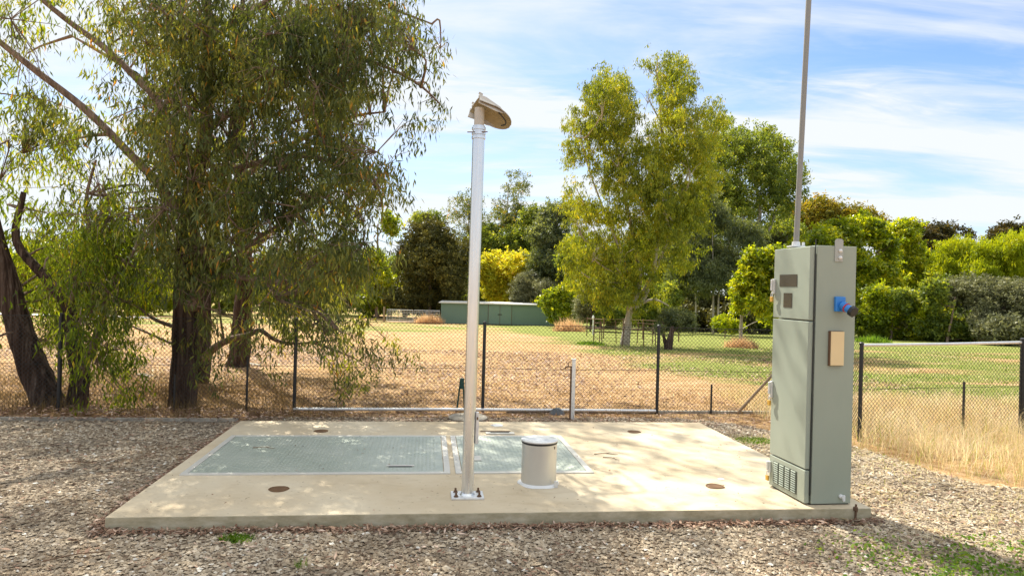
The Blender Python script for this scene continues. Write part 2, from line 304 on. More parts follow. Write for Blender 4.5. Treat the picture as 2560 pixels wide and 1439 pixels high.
# ------------------------------------------------------------------ slab (local frame: u along the front edge, v away from the camera)
A = math.radians(6.85); SU = np.array([math.cos(A), math.sin(A)]); SV = np.array([-math.sin(A), math.cos(A)]); S0 = np.array([-2.563, 4.466])*.99; ST = .095
def suv(px, py, z=ST):
    q = at(px, py, z)[:2]-S0; return q.dot(SU), q.dot(SV)
def sw(u, v): q = S0+SU*u+SV*v; return q[0], q[1]
SL, SD = 5.21, 3.22
slab = empty('concrete_slab', (S0[0], S0[1], 0), A, 'large raised pale concrete slab with stained front edge on the gravel', 'concrete slab')
m = MB(); m.box((SL/2, SD/2, (ST-.03)/2), (SL, SD, ST+.03), bev=.006); m.build('slab_body', CONC, slab)
for (px, py) in ((697, 1222), (803, 1077), (1585, 1079), (1787, 1215)):
    u, v = suv(px, py); m = MB(); k = MB()
    th = np.arange(40)*2*math.pi/40; r = 1+.05*np.sin(th*3+px)+.03*rng.random(40)
    k.add(np.stack([u+.062*r*np.cos(th), v+.062*r*np.sin(th), np.full(40, ST+.0025)], 1), [tuple(range(40))])
    k.add(np.concatenate([np.stack([u+a*r*np.cos(th), v+a*r*np.sin(th), np.full(40, ST+b)], 1) for a, b in ((.062, .001), (.066, .006), (.073, .001))]),
          [(i*40+j, i*40+(j+1) % 40, (i+1)*40+(j+1) % 40, (i+1)*40+j) for i in range(2) for j in range(40)])
    k.build('lifting_recess', HOLE, slab)
def hatch(u0, u1, v0, v1, label, left):
    h = empty('access_hatch', (*sw(u0, v0), ST), A, label, 'access hatch'); w, d = u1-u0, v1-v0; fw = .05
    m = MB()
    for c_, s_ in (((w/2, -fw/2, .004), (w+2*fw, fw, .012)), ((w/2, d+fw/2, .004), (w+2*fw, fw, .012)), ((-fw/2, d/2, .0035), (fw, d, .012)), ((w+fw/2, d/2, .0035), (fw, d, .012))):
        m.box(c_, s_, bev=.002)
    m.build('hatch_frame', ALLOY, h)
    m = MB(); g = .006; m.box((w/2, d/2, .004), (w-2*g, d-2*g, .012), bev=.002)
    p = .034; V = []
    for i in range(int((w-.06)/p)):
        for j in range(int((d-.06)/p)):
            cx, cy = .03+p*(i+.5), .03+p*(j+.5); a = math.pi/4 if (i+j) % 2 else -math.pi/4
            dx, dy = math.cos(a), math.sin(a); L, q = .014, .0035
            V += [(cx-dx*L, cy-dy*L, .0103), (cx+dy*q, cy-dx*q, .0103), (cx+dx*L, cy+dy*L, .0103), (cx-dy*q, cy+dx*q, .0103), (cx, cy, .0135)]
    n = len(V)//5; m.add(V, [(b*5+i, b*5+(i+1) % 4, b*5+4) for b in range(n) for i in range(4)])
    lid = m.build('hatch_lid', HATCH, h)
    m = MB()
    if left:
        m.box((w-.36, .17, .0155), (.23, .028, .008), bev=.002); m.build('lift_handle', ALLOY, lid)
        m = MB(); m.box((w-.36, .148, .013), (.19, .012, .004)); m.build('handle_slot', BLACK, lid)
    else:
        m.box((.13, .42, .0155), (.12, .16, .008), bev=.002); m.build('lock_flap', ALLOY, lid)
    return h
q1 = [suv(*k) for k in ((583, 1095), (1103, 1092), (1110, 1180), (470, 1185))]; q2 = [suv(*k) for k in ((1138, 1090), (1395, 1092), (1465, 1180), (1153, 1178))]
v0 = (q1[2][1]+q1[3][1]+q2[2][1]+q2[3][1])/4; v1 = (q1[0][1]+q1[1][1]+q2[0][1]+q2[1][1])/4
hatch((q1[0][0]+q1[3][0])/2, (q1[1][0]+q1[2][0])/2, v0, v1, 'long grey-green chequer plate hatch lid, the wider of the two in the slab', True)
hatch((q2[0][0]+q2[3][0])/2, (q2[1][0]+q2[2][0])/2, v0, v1, 'short chequer plate hatch behind the round capped stack', False)
# ------------------------------------------------------------------ vent pole
bx, by, _ = at(1168, 1240, ST)
vp = empty('vent_pole', (bx, by, ST), A, 'tall galvanised round pole with tilted hood on top, bolted to the slab', 'vent pole')
m = MB(); m.box((0, 0, .008), (.235, .175, .016), bev=.003); bp = m.build('base_plate', GALV, vp)
for i in (-1, 1):
    for j in (-1, 1):
        m = MB(); m.lathe([(.013, .016), (.013, .028), (.0075, .0285), (.0075, .046)], (i*.083, j*.058, 0), 6); m.lathe([(.018, .0155), (.018, .0185)], (i*.083, j*.058, 0), 12)
        m.build('bolt', RUST, bp)
lean = .0055; PH = 2.685; ln = lambda z: (lean*z, 0)
m = MB(); m.tube([(lean*z, 0, z) for z in (.014, .9, 1.8, PH)], .0435, 28); m.lathe([(.055, .015), (.05, .022), (.0445, .03)], n=24); m.build('pipe', PIPE, vp, 'auto')
for k, z in enumerate((PH-.085, PH-.055, PH-.02)):
    m = MB(); m.lathe([(.0435, -.013), (.0505, -.010), (.0505, .008), (.0435, .011)], (lean*z, 0, z), 24); m.build('collar', PIPE, vp, 'auto')
m = MB(); m.tube([(.04, -.035, PH-.055), (.075, -.05, PH-.05), (-.07, -.03, PH-.055)], .004, 6); m.build('clamp_bolt', RUST, vp)
m = MB(); m.tube([(lean*PH, 0, PH), (lean*PH+.002, 0, PH+.13)], .036, 20); m.build('inner_pipe', CAPM, vp, 'auto')
m = MB(); m.box((.058, -.01, .50), (.022, .03, .23), bev=.004); m.build('conduit', GALV, vp)
m = MB(); m.box((.058, -.026, .57), (.012, .006, .02)); m.build('rivet_plate', RUST, vp)
# hood: a curved shell, open underneath, straight at the pole end and rounded at the far end, tipped down to the right
def hood(off, inset, flip):
    V = []; F = []; nu, nv = 22, 17
    for i in range(nu):
        s = i/(nu-1); x = -.09+s*.345
        w = .105-inset if s < .45 else (.105-inset)*math.sqrt(max(1e-4, 1-((s-.45)/.555)**2.3))
        for j in range(nv):
            q = j/(nv-1)*2-1
            y = q*w; rise = (.062-off*.6)*(1-abs(q)**2.4)*(1-.75*max(0, (s-.35)/.65)**2.2)
            drop = -.045*abs(q)**6*max(0, 1-s*2.2)
            V.append((x, y, rise+drop-off))
    F = [(i*nv+j, i*nv+j+1, (i+1)*nv+j+1, (i+1)*nv+j) for i in range(nu-1) for j in range(nv-1)]
    return V, F, nu, nv
cap = empty('tmp', (0, 0, 0)); bpy.data.objects.remove(cap)
ct, st_ = math.cos(math.radians(24)), math.sin(math.radians(24))
RY = np.array([[ct, 0, st_], [0, 1, 0], [-st_, 0, ct]]); RZ = Matrix.Rotation(math.radians(14), 3, 'Z'); RX = Matrix.Rotation(math.radians(-33), 3, 'X')
RH = np.array(RZ) @ RY @ np.array(RX)*.88; HC = np.array([lean*PH+.035, 0, PH+.115])
V1, F1, nu, nv = hood(0, 0, 0); V2, F2, _, _ = hood(.006, .003, 1); n = len(V1)
rim = []
b_ = [(i*nv) for i in range(nu)]; c_ = [(i*nv+nv-1) for i in range(nu)]; d_ = list(range(nv)); e_ = [(nu-1)*nv+j for j in range(nv)]
for L in (b_, c_, d_, e_): rim += [(L[k], L[k+1], L[k+1]+n, L[k]+n) for k in range(len(L)-1)]
m = MB(); m.add(np.array(V1) @ RH.T + HC, F1); V1w = np.array(V1) @ RH.T + HC; V2w = np.array(V2) @ RH.T + HC
m = MB(); m.add(np.concatenate([V1w, V2w]), [f[::-1] for f in F1]+rim); hd = m.build('hood', CAPM, vp, 'auto')
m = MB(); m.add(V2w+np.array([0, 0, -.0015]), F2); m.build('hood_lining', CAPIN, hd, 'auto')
for s in (-1, 1):
    m = MB(); y = s*.083; T = [(-.098, y, .045), (-.04, y, .06), (.10, y, .045), (.15, y, .0), (.075, y, -.035), (-.09, y, -.058)]
    T2 = [(a, b+s*.004, c) for a, b, c in T]
    m.add(np.array(T+T2) @ RH.T + HC + [0, 0, -.004], [(0, 1, 2, 3, 4, 5), (11, 10, 9, 8, 7, 6)]+[(i, (i+1) % 6, (i+1) % 6+6, i+6) for i in range(6)]); m.build('side_flap', CAPM, hd)
    m = MB(); m.box(np.array((-.085, s*.06, .067)) @ RH.T + HC, (.022, .016, .04), RH, .003); m.box(np.array((-.085, s*.06, .09)) @ RH.T + HC, (.034, .02, .008), RH, .002); m.build('hinge_lug', CAPM, hd)
m = MB(); m.tube([np.array(q) @ RH.T + HC for q in ((.09, -.06, .005), (.15, -.045, -.004), (.2, -.02, -.008), (.21, .01, -.008), (.19, .04, -.004))], .0045, 6, sub=3); m.build('seal', BLACK, hd)
# ------------------------------------------------------------------ short stack
cx, cy, _ = at(1346, 1207, ST); R_ = .137
vs = empty('capped_stack', (cx, cy, ST), A, 'short grey round stack with flat lid standing on the slab', 'vent stack')
m = MB(); m.lathe([(R_-.004, .0), (R_, .002), (R_, .325), (R_-.004, .327)], n=64); m.build('stack_body', STACKM, vs, 'auto')
m = MB(); m.lathe([(R_+.001, .318), (R_+.004, .322), (R_+.004, .333)], n=48); m.build('gasket', BLACK, vs, 'auto')
m = MB(); m.lathe([(R_+.004, .334), (R_+.007, .336), (R_+.007, .344), (R_+.003, .347), (0.02, .350)], n=64); m.build('stack_lid', GALV, vs, 'auto')
m = MB(); th = np.arange(48)*2*math.pi/48; rr = R_+.022+.006*np.sin(th*5)+.004*rng.random(48)
m.add(np.concatenate([np.stack([rr*np.cos(th), rr*np.sin(th), np.full(48, .001)], 1), np.stack([(rr-.004)*np.cos(th), (rr-.004)*np.sin(th), np.full(48, .008)], 1), np.stack([R_*1.0*np.cos(th), R_*np.sin(th), np.full(48, .018)], 1)]),
      [(i*48+j, i*48+(j+1) % 48, (i+1)*48+(j+1) % 48, (i+1)*48+j) for i in range(2) for j in range(48)]); m.build('sealant_flange', WHITEP, vs, 'auto')
m = MB(); m.box((.115, -.125, .025), (.03, .012, .05), bev=.002); m.build('foot_clip', GALV, vs)
m = MB(); m.box((.105, -.09, .296), (.006, .006, .018)); m.build('lid_screw', RUST, vs)
# ------------------------------------------------------------------ control cabinet
CA = math.radians(8.2); cab = empty('control_cabinet', (2.187, 5.07, ST), CA, 'tall narrow grey-green steel control cabinet at the slab corner', 'electrical cabinet')
CW, CD, CH = .335, .515, 1.885
m = MB(); m.box((CW/2+.012, CD/2, CH/2+.004), (CW-.024, CD, CH-.008), bev=.004); m.build('cabinet_body', CABM, cab)
m = MB(); m.box((CW/2+.004, CD/2, .0), (CW-.03, CD-.02, .02)); m.build('plinth', BLACK, cab)
DZ = [(1.34, 1.878), (.26, 1.33), (.012, .25)]
def door(z0, z1):
    m = MB(); m.box((-.009, CD/2, (z0+z1)/2), (.036, CD-.008, z1-z0), bev=.005); return m.build('door', CABM, cab)
d1 = door(*DZ[0]); d2 = door(*DZ[1])
d3 = door(*DZ[2]); d3.name = 'vent_door'
m = MB(); m.box((.0095, -.0015, 1.0), (.007, .004, 1.86)); m.build('door_seal', BLACK, cab)
def window(y0, y1, z0, z1):
    m = MB(); m.box((-.0285, (y0+y1)/2, (z0+z1)/2), (.004, y1-y0, z1-z0), bev=.001); w = m.build('window', DARKW, d1)
window(.17, .42, 1.585, 1.677); window(.235, .355, 1.425, 1.535)
def handle(par, z, ln_, y=.492):
    m = MB(); m.box((-.036, y, z), (.018, .03, ln_), bev=.004); m.box((-.052, y, z+.01), (.02, .02, ln_*.75), bev=.005)
    h = m.build('door_handle', GALV, par)
    k = MB(); k.box((-.052, y, z-ln_/2-.042), (.016, .034, .04), bev=.003); kk = k.build('padlock', BRASS, par)
    k = MB(); k.tube([(-.052, y-.011, z-ln_/2-.025), (-.052, y-.011, z-ln_/2+.002), (-.052, y, z-ln_/2+.012), (-.052, y+.011, z-ln_/2+.002), (-.052, y+.011, z-ln_/2-.025)], .0035, 6, sub=3); k.build('shackle', GALV, kk)
handle(d1, 1.585, .12); handle(d2, .77, .13); handle(d3, .155, .09)
m = MB(); k = MB()
for ci in range(4):
    for ri in range(10):
        y = .40-ci*.083; z = .205-ri*.0165
        m.box((-.0305, y, z), (.010, .060, .0095), R=np.array(Matrix.Rotation(math.radians(35), 3, 'Y'))); pass
m.build('louvres', CABM, d3); k.box((-.0275, .2755, .13), (.0018, .34, .17)); k.build('louvre_backing', DARKG, d3)
m = MB(); m.box((.192, -.003, 1.848), (.066, .006, .155), bev=.002); m.add(np.array([(.160, -.006, 1.9255), (.224, -.006, 1.9255), (.210, -.006, 1.938), (.176, -.006, 1.938), (.160, 0, 1.9255), (.224, 0, 1.9255), (.210, 0, 1.938), (.176, 0, 1.938)]), [(0, 1, 2, 3), (7, 6, 5, 4), (1, 5, 6, 2), (3, 2, 6, 7), (0, 3, 7, 4)])
lg = m.build('lifting_lug', LUGM, cab)
for z in (1.80, 1.85):
    m = MB(); m.lathe([(.013, 0), (.013, .010), (.009, .014), (.004, .02)], (.20, -.006, z), 12, ax=np.array(Matrix.Rotation(math.radians(90), 3, 'X'))); m.build('bolt', WHITEP, lg, 'auto')
sk = MB(); sk.box((.202, -.014, 1.462), (.078, .028, .108), bev=.006); sk = sk.build('power_inlet', BLUE, cab)
dirn = unit(np.array([.34, -1.0, -.50])); o0 = np.array([.21, -.03, 1.455]); ax_ = np.array(Vector(dirn).to_track_quat('Z', 'Y').to_matrix())
m = MB(); m.lathe([(.031, 0), (.034, .03), (.029, .035), (.029, .09)], o0, 20, ax=ax_); m.build('inlet_body', BLUE, sk, 'auto')
m = MB(); m.lathe([(.033, .036), (.035, .038), (.035, .043), (.029, .045)], o0, 20, ax=ax_); m.build('locking_ring', RED, sk, 'auto')
m = MB(); m.lathe([(.030, .08), (.041, .084), (.041, .110), (.036, .113)], o0, 8, ax=ax_); m.build('inlet_cover', BLACK, sk)
m = MB(); m.box((.181, -.010, 1.14), (.110, .020, .252), bev=.002); pb = m.build('plate_box', RUST, cab)
m = MB(); m.box((.186, -.0225, 1.14), (.104, .005, .246), bev=.0015); m.build('cream_plate', CREAM, pb)
m = MB(); m.lathe([(.016, 0), (.016, .014), (.01, .016), (.01, .035)], (.255, -.0, .062), 10, ax=np.array(Matrix.Rotation(math.radians(90), 3, 'X'))); m.box((.262, -.03, .055), (.016, .016, .045), bev=.003); m.build('drain_gland', WHITEP, cab)
# mast rising from the cabinet top
q = atY(1990, 612, 5.38); mz = ST+CH-.004; ex, ey = q[0], q[1]
tp = atY(2021.5, 0, 5.38); sl_ = (tp[0]-q[0])/(tp[2]-q[2])
mast = empty('antenna_mast', (ex, ey, mz), 0, 'slim grey metal mast rising from the cabinet top', 'mast')
m = MB(); m.tube([(sl_*z, 0, z) for z in (.004, 1.5, 3.4)], .0205, 16); m.build('mast_tube', MASTM, mast, 'auto')
m = MB(); m.box((.0, 0, .012), (.11, .09, .012), bev=.002); m.lathe([(.032, .016), (.028, .05)], n=16); m.box((.048, -.02, .03), (.018, .018, .03), bev=.003); m.build('mast_bracket', GALV, mast)
# earth stake
p = at(2138, 1303); es = empty('earth_stake', p, 0, 'thin rusty earth stake standing at the slab corner', 'stake')
m = MB(); m.tube([(0, 0, -.05), (.003, 0, .125)], .008, 8); m.build('rod', RUST, es); m = MB(); m.lathe([(.016, .08), (.018, .09), (.016, .105), (.007, .108)], n=8); m.box((.0, -.012, .09), (.012, .02, .03)); m.build('clamp', RUST, es)
# small things on the slab
x, y, _ = at(1243, 1063, ST); m = MB(); m.lathe([(.075, 0), (.072, .006), (.045, .010)], n=5); o = m.build('bait_cover', WHITEP); o.location = (x, y, ST+.001); o.rotation_euler = (0, 0, .6); tag(o, 'small white flat cap lying near the rear slab edge', 'cap')
x, y, _ = at(1250, 1083, ST); br = empty('steel_bracket', (x, y, ST), A, 'flat weathered steel bracket behind the short hatch', 'bracket')
m = MB(); m.box((0, 0, .006), (.30, .09, .008), bev=.002); m.build('plate', ALLOY, br); m = MB(); m.box((.0, .012, .012), (.2, .014, .006)); m.build('slot', BLACK, br); m = MB(); m.tube([(-.2, .10, .004), (-.05, .08, .01), (.12, .09, .006)], .004, 6); m.build('rod', RUST, br)
x, y, _ = at(1803, 1197, ST); m = MB(); m.lathe([(.03, 0), (.028, .004), (.02, .005)], n=7); o = m.build('white_chip', WHITEP); o.location = (x, y, ST+.001); tag(o, 'tiny white chip near the right rusty recess', 'chip')
x, y, _ = at(1168, 1049, .02); m = MB(); m.lathe([(.24, 0), (.24, .03), (.22, .045), (.17, .05)], n=40); o = m.build('pit_cover', CONC2, smooth='auto'); o.location = (x, y+.13, 0); tag(o, 'low round pale concrete pit cover behind the slab', 'pit cover')
# ------------------------------------------------------------------ chain-link fences
def pt(px, py): a = at(px, py); return np.array([a[0], a[1]])
FH = 1.15
def run_mesh(m, a, b, h=FH, z0=.03, p=.052, r=.0022):
    a = np.array(a); b = np.array(b); L = np.linalg.norm(b-a); d = (b-a)/L; nrm = np.array([-d[1], d[0]])
    W3 = lambda s, z, o: (*(a+d*s+nrm*o), z)
    H = h-z0
    for sg in (1, -1):
        off = .0018*sg; k0 = -H if sg == 1 else 0; n = int((L+H)/p)+1
        for i in range(n+1):
            s0 = k0+i*p if sg == 1 else i*p
            # line: s = s0 + sg*(z - z0)
            za, zb = 0.0, H
            if sg == 1:
                za = max(za, -s0); zb = min(zb, L-s0)
            else:
                za = max(za, s0-L); zb = min(zb, s0)
            if zb-za < .01: continue
            sa, sb = s0+sg*za, s0+sg*zb
            m.v.append(np.array([W3(sa-r, z0+za, off), W3(sa+r, z0+za, off+r), W3(sa+r, z0+za, off-r), W3(sb-r, z0+zb, off), W3(sb+r, z0+zb, off+r), W3(sb+r, z0+zb, off-r)]))
            k = m.n; m.f += [(k, k+1, k+4, k+3), (k+1, k+2, k+5, k+4), (k+2, k, k+3, k+5)]; m.n += 6
def wire(m, a, b, z, r=.0028, sag=.006):
    a = np.array(a); b = np.array(b); m.tube([(*(a+(b-a)*s), z-sag*math.sin(math.pi*s*6)**2) for s in np.linspace(0, 1, 40)], r, 5)
def post(par, x, y, h, r, mat=POSTM, cap=True):
    m = MB(); m.tube([(x, y, -.1), (x, y, h)], r, 14); o = m.build('post', mat, par, 'auto')
    if cap: m = MB(); m.lathe([(r+.003, h-.015), (r+.003, h+.004), (r*.6, h+.014)], (x, y, 0), 14); m.build('post_cap', mat, o, 'auto')
fl = lambda x: 8.724+(x+2.675)*.1295
XL, XC = -9.0, 4.1
f1 = empty('chain_link_fence', (0, 0, 0), 0, 'long black chain-link fence across behind the slab and trees', 'fence')
m = MB(); run_mesh(m, (XL, fl(XL)), (XC, fl(XC))); m.build('wire_mesh', MESHM, f1)
m = MB(); wire(m, (XL, fl(XL)-.006), (XC, fl(XC)-.006), FH, .0032); m.build('top_wire', MESHM, f1)
m = MB(); wire(m, (XL, fl(XL)-.006), (XC, fl(XC)-.006), .575, .0028); m.build('middle_wire', MESHM, f1)
for x, r in ((-7.9, .022), (-5.38, .024), (-2.675, .021), (-.338, .021), (1.971, .021), (XC, .03)): post(f1, x, fl(x)-.02, FH+.02, r)
for px, x, h in ((411, -4.08, .46), (620, -3.24, .69), (1798, 2.72, .40), (60, -6.6, .5)):
    m = MB(); m.box((x, fl(x)-.02, h/2-.05), (.022, .022, h+.1), bev=.002); m.build('picket', POSTM, f1)
m = MB(); m.tube([(3.08, fl(3.08)-.05, .02), (XC-.02, fl(XC)-.04, 1.08)], .019, 10); m.build('brace', WOOD, f1)
m = MB(); m.tube([(-2.68, fl(-2.68)-.03, .045), (-.9, fl(-.9)-.035, .05), (.8, fl(.8)-.03, .045), (1.95, fl(1.95)-.03, .04)], .021, 10); m.build('bottom_rail', GALV, f1, 'auto')
g1 = empty('mesh_gate', (0, 0, 0), 0, 'mesh fence panel with a shiny silver top rail right of the cabinet', 'fence panel')
ga, gb = (3.945, 7.85), (6.28, 8.56)
m = MB(); run_mesh(m, ga, gb, 1.07); m.build('wire_mesh', MESHM, g1)
m = MB(); m.tube([(ga[0], ga[1], 1.08), ((ga[0]+gb[0])/2, (ga[1]+gb[1])/2, 1.095), (gb[0], gb[1], 1.12)], .017, 14); m.build('top_rail', GALV, g1, 'auto')
m = MB(); wire(m, ga, gb, .585); m.build('middle_wire', MESHM, g1)
post(g1, ga[0], ga[1], 1.10, .022); post(g1, gb[0], gb[1]-.01, 1.16, .036)
s = .62; m = MB(); m.box((ga[0]+(gb[0]-ga[0])*s, ga[1]+(gb[1]-ga[1])*s, .3), (.02, .02, .7)); m.build('picket', POSTM, g1)
s1 = empty('side_fence', (0, 0, 0), 0, 'short return of mesh fence hidden behind the cabinet', 'fence')
m = MB(); run_mesh(m, (XC, fl(XC)), (ga[0], ga[1]+.03), 1.12); m.build('wire_mesh', MESHM, s1)
s2 = empty('corner_fence', (0, 0, 0), 0, 'mesh fence leaving the photo at the right edge', 'fence')
m = MB(); run_mesh(m, (6.34, 8.58), (9.5, 9.6), 1.10); m.build('wire_mesh', MESHM, s2); post(s2, 9.5, 9.6, 1.15, .024)
# kerb edging left and strip under the fence
ke = MB(); K0, K1 = np.array([-9.5, 7.33]), np.array([-3.1, 8.02])
ke.box(((K0+K1)[0]/2, (K0+K1)[1]/2, .02), (6.44, .035, .05), np.array(Matrix.Rotation(math.atan2(.69, 6.4), 3, 'Z')), .006); tag(ke.build('kerb_edging', CONC2), 'narrow pale kerb edging the gravel below the trees', 'kerb')
ke = MB(); ke.box((1.9, fl(1.9)+.03, .01), (3.9, .06, .05), np.array(Matrix.Rotation(.129, 3, 'Z')), .006); tag(ke.build('fence_kerb', CONC2), 'pale kerb strip along the foot of the fence behind the tap', 'kerb')
# tap on a post
x, y, _ = at(1431, 1050); tap = empty('garden_tap', (x, y, 0), 0, 'brass tap on a galvanised square post between slab and fence', 'tap')
m = MB(); m.box((0, 0, .36), (.045, .045, .78), bev=.004); m.build('tap_post', GALV, tap); m = MB(); m.box((0, 0, .757), (.052, .052, .014), bev=.004); m.build('post_cap', WHITEP, tap)
m = MB(); m.tube([(-.034, -.01, -.02), (-.034, -.01, .66)], .010, 8); m.build('riser_pipe', RUST, tap)
m = MB(); m.tube([(-.01, -.01, .665), (-.075, -.01, .665), (-.10, -.01, .655), (-.105, -.01, .635)], .009, 8, sub=2); m.tube([(-.07, -.01, .665), (-.07, -.01, .71)], .006, 8); m.box((-.07, -.01, .715), (.05, .008, .007), bev=.002); m.build('brass_tap', RUST, tap)
# green folded trestle beside the fence
x, y = at(1152, 1030)[:2]; y = fl(x)+.12; tr = empty('folded_trestle', (x, y, 0), .2, 'dark green folded metal trestle leaning by the fence behind the pole', 'trestle')
for a, b in ((-.06, -.035), (.045, .005)):
    m = MB(); m.tube([(a, 0, 0), ((a*.3), 0, .41)], .012, 6); m.build('leg', GREENM, tr)
m = MB(); m.box((0, 0, .36), (.05, .03, .14), bev=.004); m.build('hinge_head', GREENM, tr)
# rag
x, y = at(1390, 1030)[:2]; m = MB(); N1, N2 = 26, 14; G = []
for j in range(N2):
    for i in range(N1):
        a, b = i/(N1-1)*2-1, j/(N2-1)*2-1; hh = max(0, 1-abs(a)**2.5)*max(0, 1-abs(b)**2.5)
        G.append((a*.10*(1+.12*math.sin(b*7)), b*.05, hh*(.075+.014*math.sin(a*14+b*9)+.010*math.sin(a*31-b*17))))
m.add(G, [(j*N1+i, j*N1+i+1, (j+1)*N1+i+1, (j+1)*N1+i) for j in range(N2-1) for i in range(N1-1)]); o = m.build('rag', RAGM, smooth=True); o.location = (x, fl(x)-.1, 0.0); tag(o, 'crumpled dark grey rag by the fence left of the tap', 'rag')
# ------------------------------------------------------------------ far shed, gates, guards
def gpt(px, Y): X_ = atY(px, 720, Y)[0]; return np.array([X_, Y, float(ter(X_, Y))])
a, b = gpt(1104, 62), gpt(1392, 62); Lx = b[0]-a[0]; Hs = 1.86
sh = empty('garden_shed', (a[0], 62, a[2]), 0, 'low long green steel shed with double doors across the paddock', 'shed')
m = MB(); m.box((Lx/2, 1.3, Hs/2), (Lx, 2.6, Hs))
for i in range(int(Lx/.2)): m.box((.1+i*.2, -.014, Hs/2-.01), (.06, .032, Hs-.05))
m.build('wall', SHEDM, sh)
m = MB(); m.box((Lx/2+.05, 1.3, Hs+.05), (Lx+.5, 3.0, .09), np.array(Matrix.Rotation(.03, 3, 'X'))); m.build('roof', SHEDR, sh)
for k in (0, 1):
    m = MB(); m.box((Lx*.512+k*1.02-.51+.01*k, -.03, .93), (1.0, .03, 1.74), bev=.01); dd = m.build('door', SHEDM, sh)
    m = MB(); m.box((Lx*.512+(.1 if k else -.1), -.06, .93), (.2, .03, .07), bev=.01); m.build('bolt', BLACK, dd)
for kx in (Lx*.512-1.03, Lx*.512+.0, Lx*.512+1.04):
    m = MB(); m.box((kx, -.042, .93), (.03, .02, 1.78)); m.build('door_trim', RUST, sh)
def farm_gate(p0, p1, Y, label, mat):
    a, b = gpt(p0, Y), gpt(p1, Y); L = b[0]-a[0]; e = empty('farm_gate', a, 0, label, 'gate', 'metal farm gates beside the shed')
    m = MB(); m.tube([(0, 0, .12), (0, 0, 1.12), (L, 0, 1.12), (L, 0, .12), (0, 0, .12)], .028, 6); m.tube([(L/2, 0, .12), (L/2, 0, 1.12)], .02, 6); m.build('gate_frame', mat, e)
    m = MB()
    for z in (.3, .48, .66, .84, .98): m.tube([(0, 0, z), (L, 0, z)], .011, 5)
    for s in np.arange(.25, L, .25): m.tube([(s, 0, .14), (s, 0, 1.1)], .006, 4)
    m.build('gate_mesh', mat, e)
farm_gate(969, 1034, 61, 'wide silver farm gate in front of the dark conifer', GALV)
farm_gate(1037, 1101, 61, 'silver farm gate touching the shed behind dry grass', GALV)
e = empty('gate_post', gpt(962, 61), 0, 'wooden strainer post at the left end of the farm gates', 'post'); m = MB(); m.tube([(0, 0, 0), (0, 0, 1.35)], .09, 8); m.build('post_shaft', WOOD, e)
g = gpt(1565, 29.5); tg = empty('tree_guard', g, 0, 'wire and picket guard fence around the tall gum trunk', 'tree guard')
rr = 1.25; pk = []
for k in range(9):
    a = k/9*2*math.pi+.3; x, y = rr*math.cos(a)*1.05, rr*math.sin(a); pk.append((x, y)); lx = .06*math.sin(k*2.3)
    m = MB(); m.tube([(x, y, -.1), (x+lx, y, .95)], .022, 6); m.build('picket', RUST, tg)
m = MB()
for k in range(9):
    for z in (.2, .45, .7, .88): m.tube([(*pk[k], z), (*pk[(k+1) % 9], z)], .007, 4)
m.build('guard_wire', RUST, tg)
pf = empty('paddock_fence', (0, 0, 0), 0, 'low dark picket and rail fence beyond the tap, left of the gum', 'fence'); pp = [(1470, 38), (1488, 37), (1512, 36), (1560, 38), (1610, 36), (1665, 35), (1700, 34)]; last = None
for px, Y in pp:
    g = gpt(px, Y); m = MB(); m.tube([g+[0, 0, -.1], g+[0, 0, 1.05]], .03, 6); m.build('post', RUST, pf)
    if last is not None:
        for z in (.5, .98): m = MB(); m.tube([last+[0, 0, z], g+[0, 0, z]], .016, 5); m.build('rail', RUST, pf)
    last = g
g = gpt(1485, 41); m = MB(); m.tube([g, g+[0, 0, .95]], .035, 8); m.lathe([(.05, 0), (.08, .1), (.05, .2), (.02, .26)], g+[0, 0, .9], 8); tag(m.build('marker_post', WHITEP), 'short white topped marker post beyond the fence left of the gum', 'post')
# ------------------------------------------------------------------ trees
def leaf_quads(P, axis, L, Wd, side=None):
    n = len(P); axis = unit(axis); s = rng.normal(size=(n, 3)) if side is None else side; s = unit(s-axis*np.sum(s*axis, 1)[:, None])
    L = L[:, None]; Wd = Wd[:, None]; nn = np.cross(axis, s)
    a = P; b = P+axis*L*.42+s*Wd*.5+nn*Wd*.12; c = P+axis*L; d = P+axis*L*.42-s*Wd*.5+nn*Wd*.12
    return np.stack([a, b, c, d], 1).reshape(-1, 3)
_ph = rng.random((6, 3))*6.28; _dr = unit(rng.normal(size=(6, 3)))
def pn(P, f):                                              # smooth 0..1 noise for patches of older and younger leaf
    q = sum(np.sin(P @ _dr[i]*f*3*(1+.37*i)+_ph[i, 0]+1.7*np.sin(P @ _dr[(i+2) % 6]*f*2+_ph[i, 1])) for i in range(6)); return sst(.5+q*.16)
def hang_clusters(C, nl, L, W_, spread, down=1.0, drop=.35):
    """clusters of drooping leaves: C (N,3) anchors"""
    N = len(C); out = []; tint = []
    ct = np.clip(.06+.3*rng.random(N)+.42*pn(C, 1.1/spread*.17), 0, 1)
    tdir = unit(rng.normal(size=(N, 3))*[1, 1, .5]+[0, 0, -.35*down])
    k = rng.random((N, nl)); P = C[:, None]+tdir[:, None]*(k[..., None]*spread*1.6)+rng.normal(size=(N, nl, 3))*spread*.34
    P[..., 2] -= (k**1.5)*drop*spread*2*down
    ax = np.array([0, 0, -1.0])*down+rng.normal(size=(N, nl, 3))*.42
    P = P.reshape(-1, 3); ax = ax.reshape(-1, 3); n = len(P)
    V = leaf_quads(P, ax, L*(.65+.7*rng.random(n)), W_*(.7+.6*rng.random(n)))
    T = np.clip(np.repeat(ct, nl)+rng.normal(size=n)*.14+(rng.random(n) < .03)*.5, 0, 1)
    return V, T
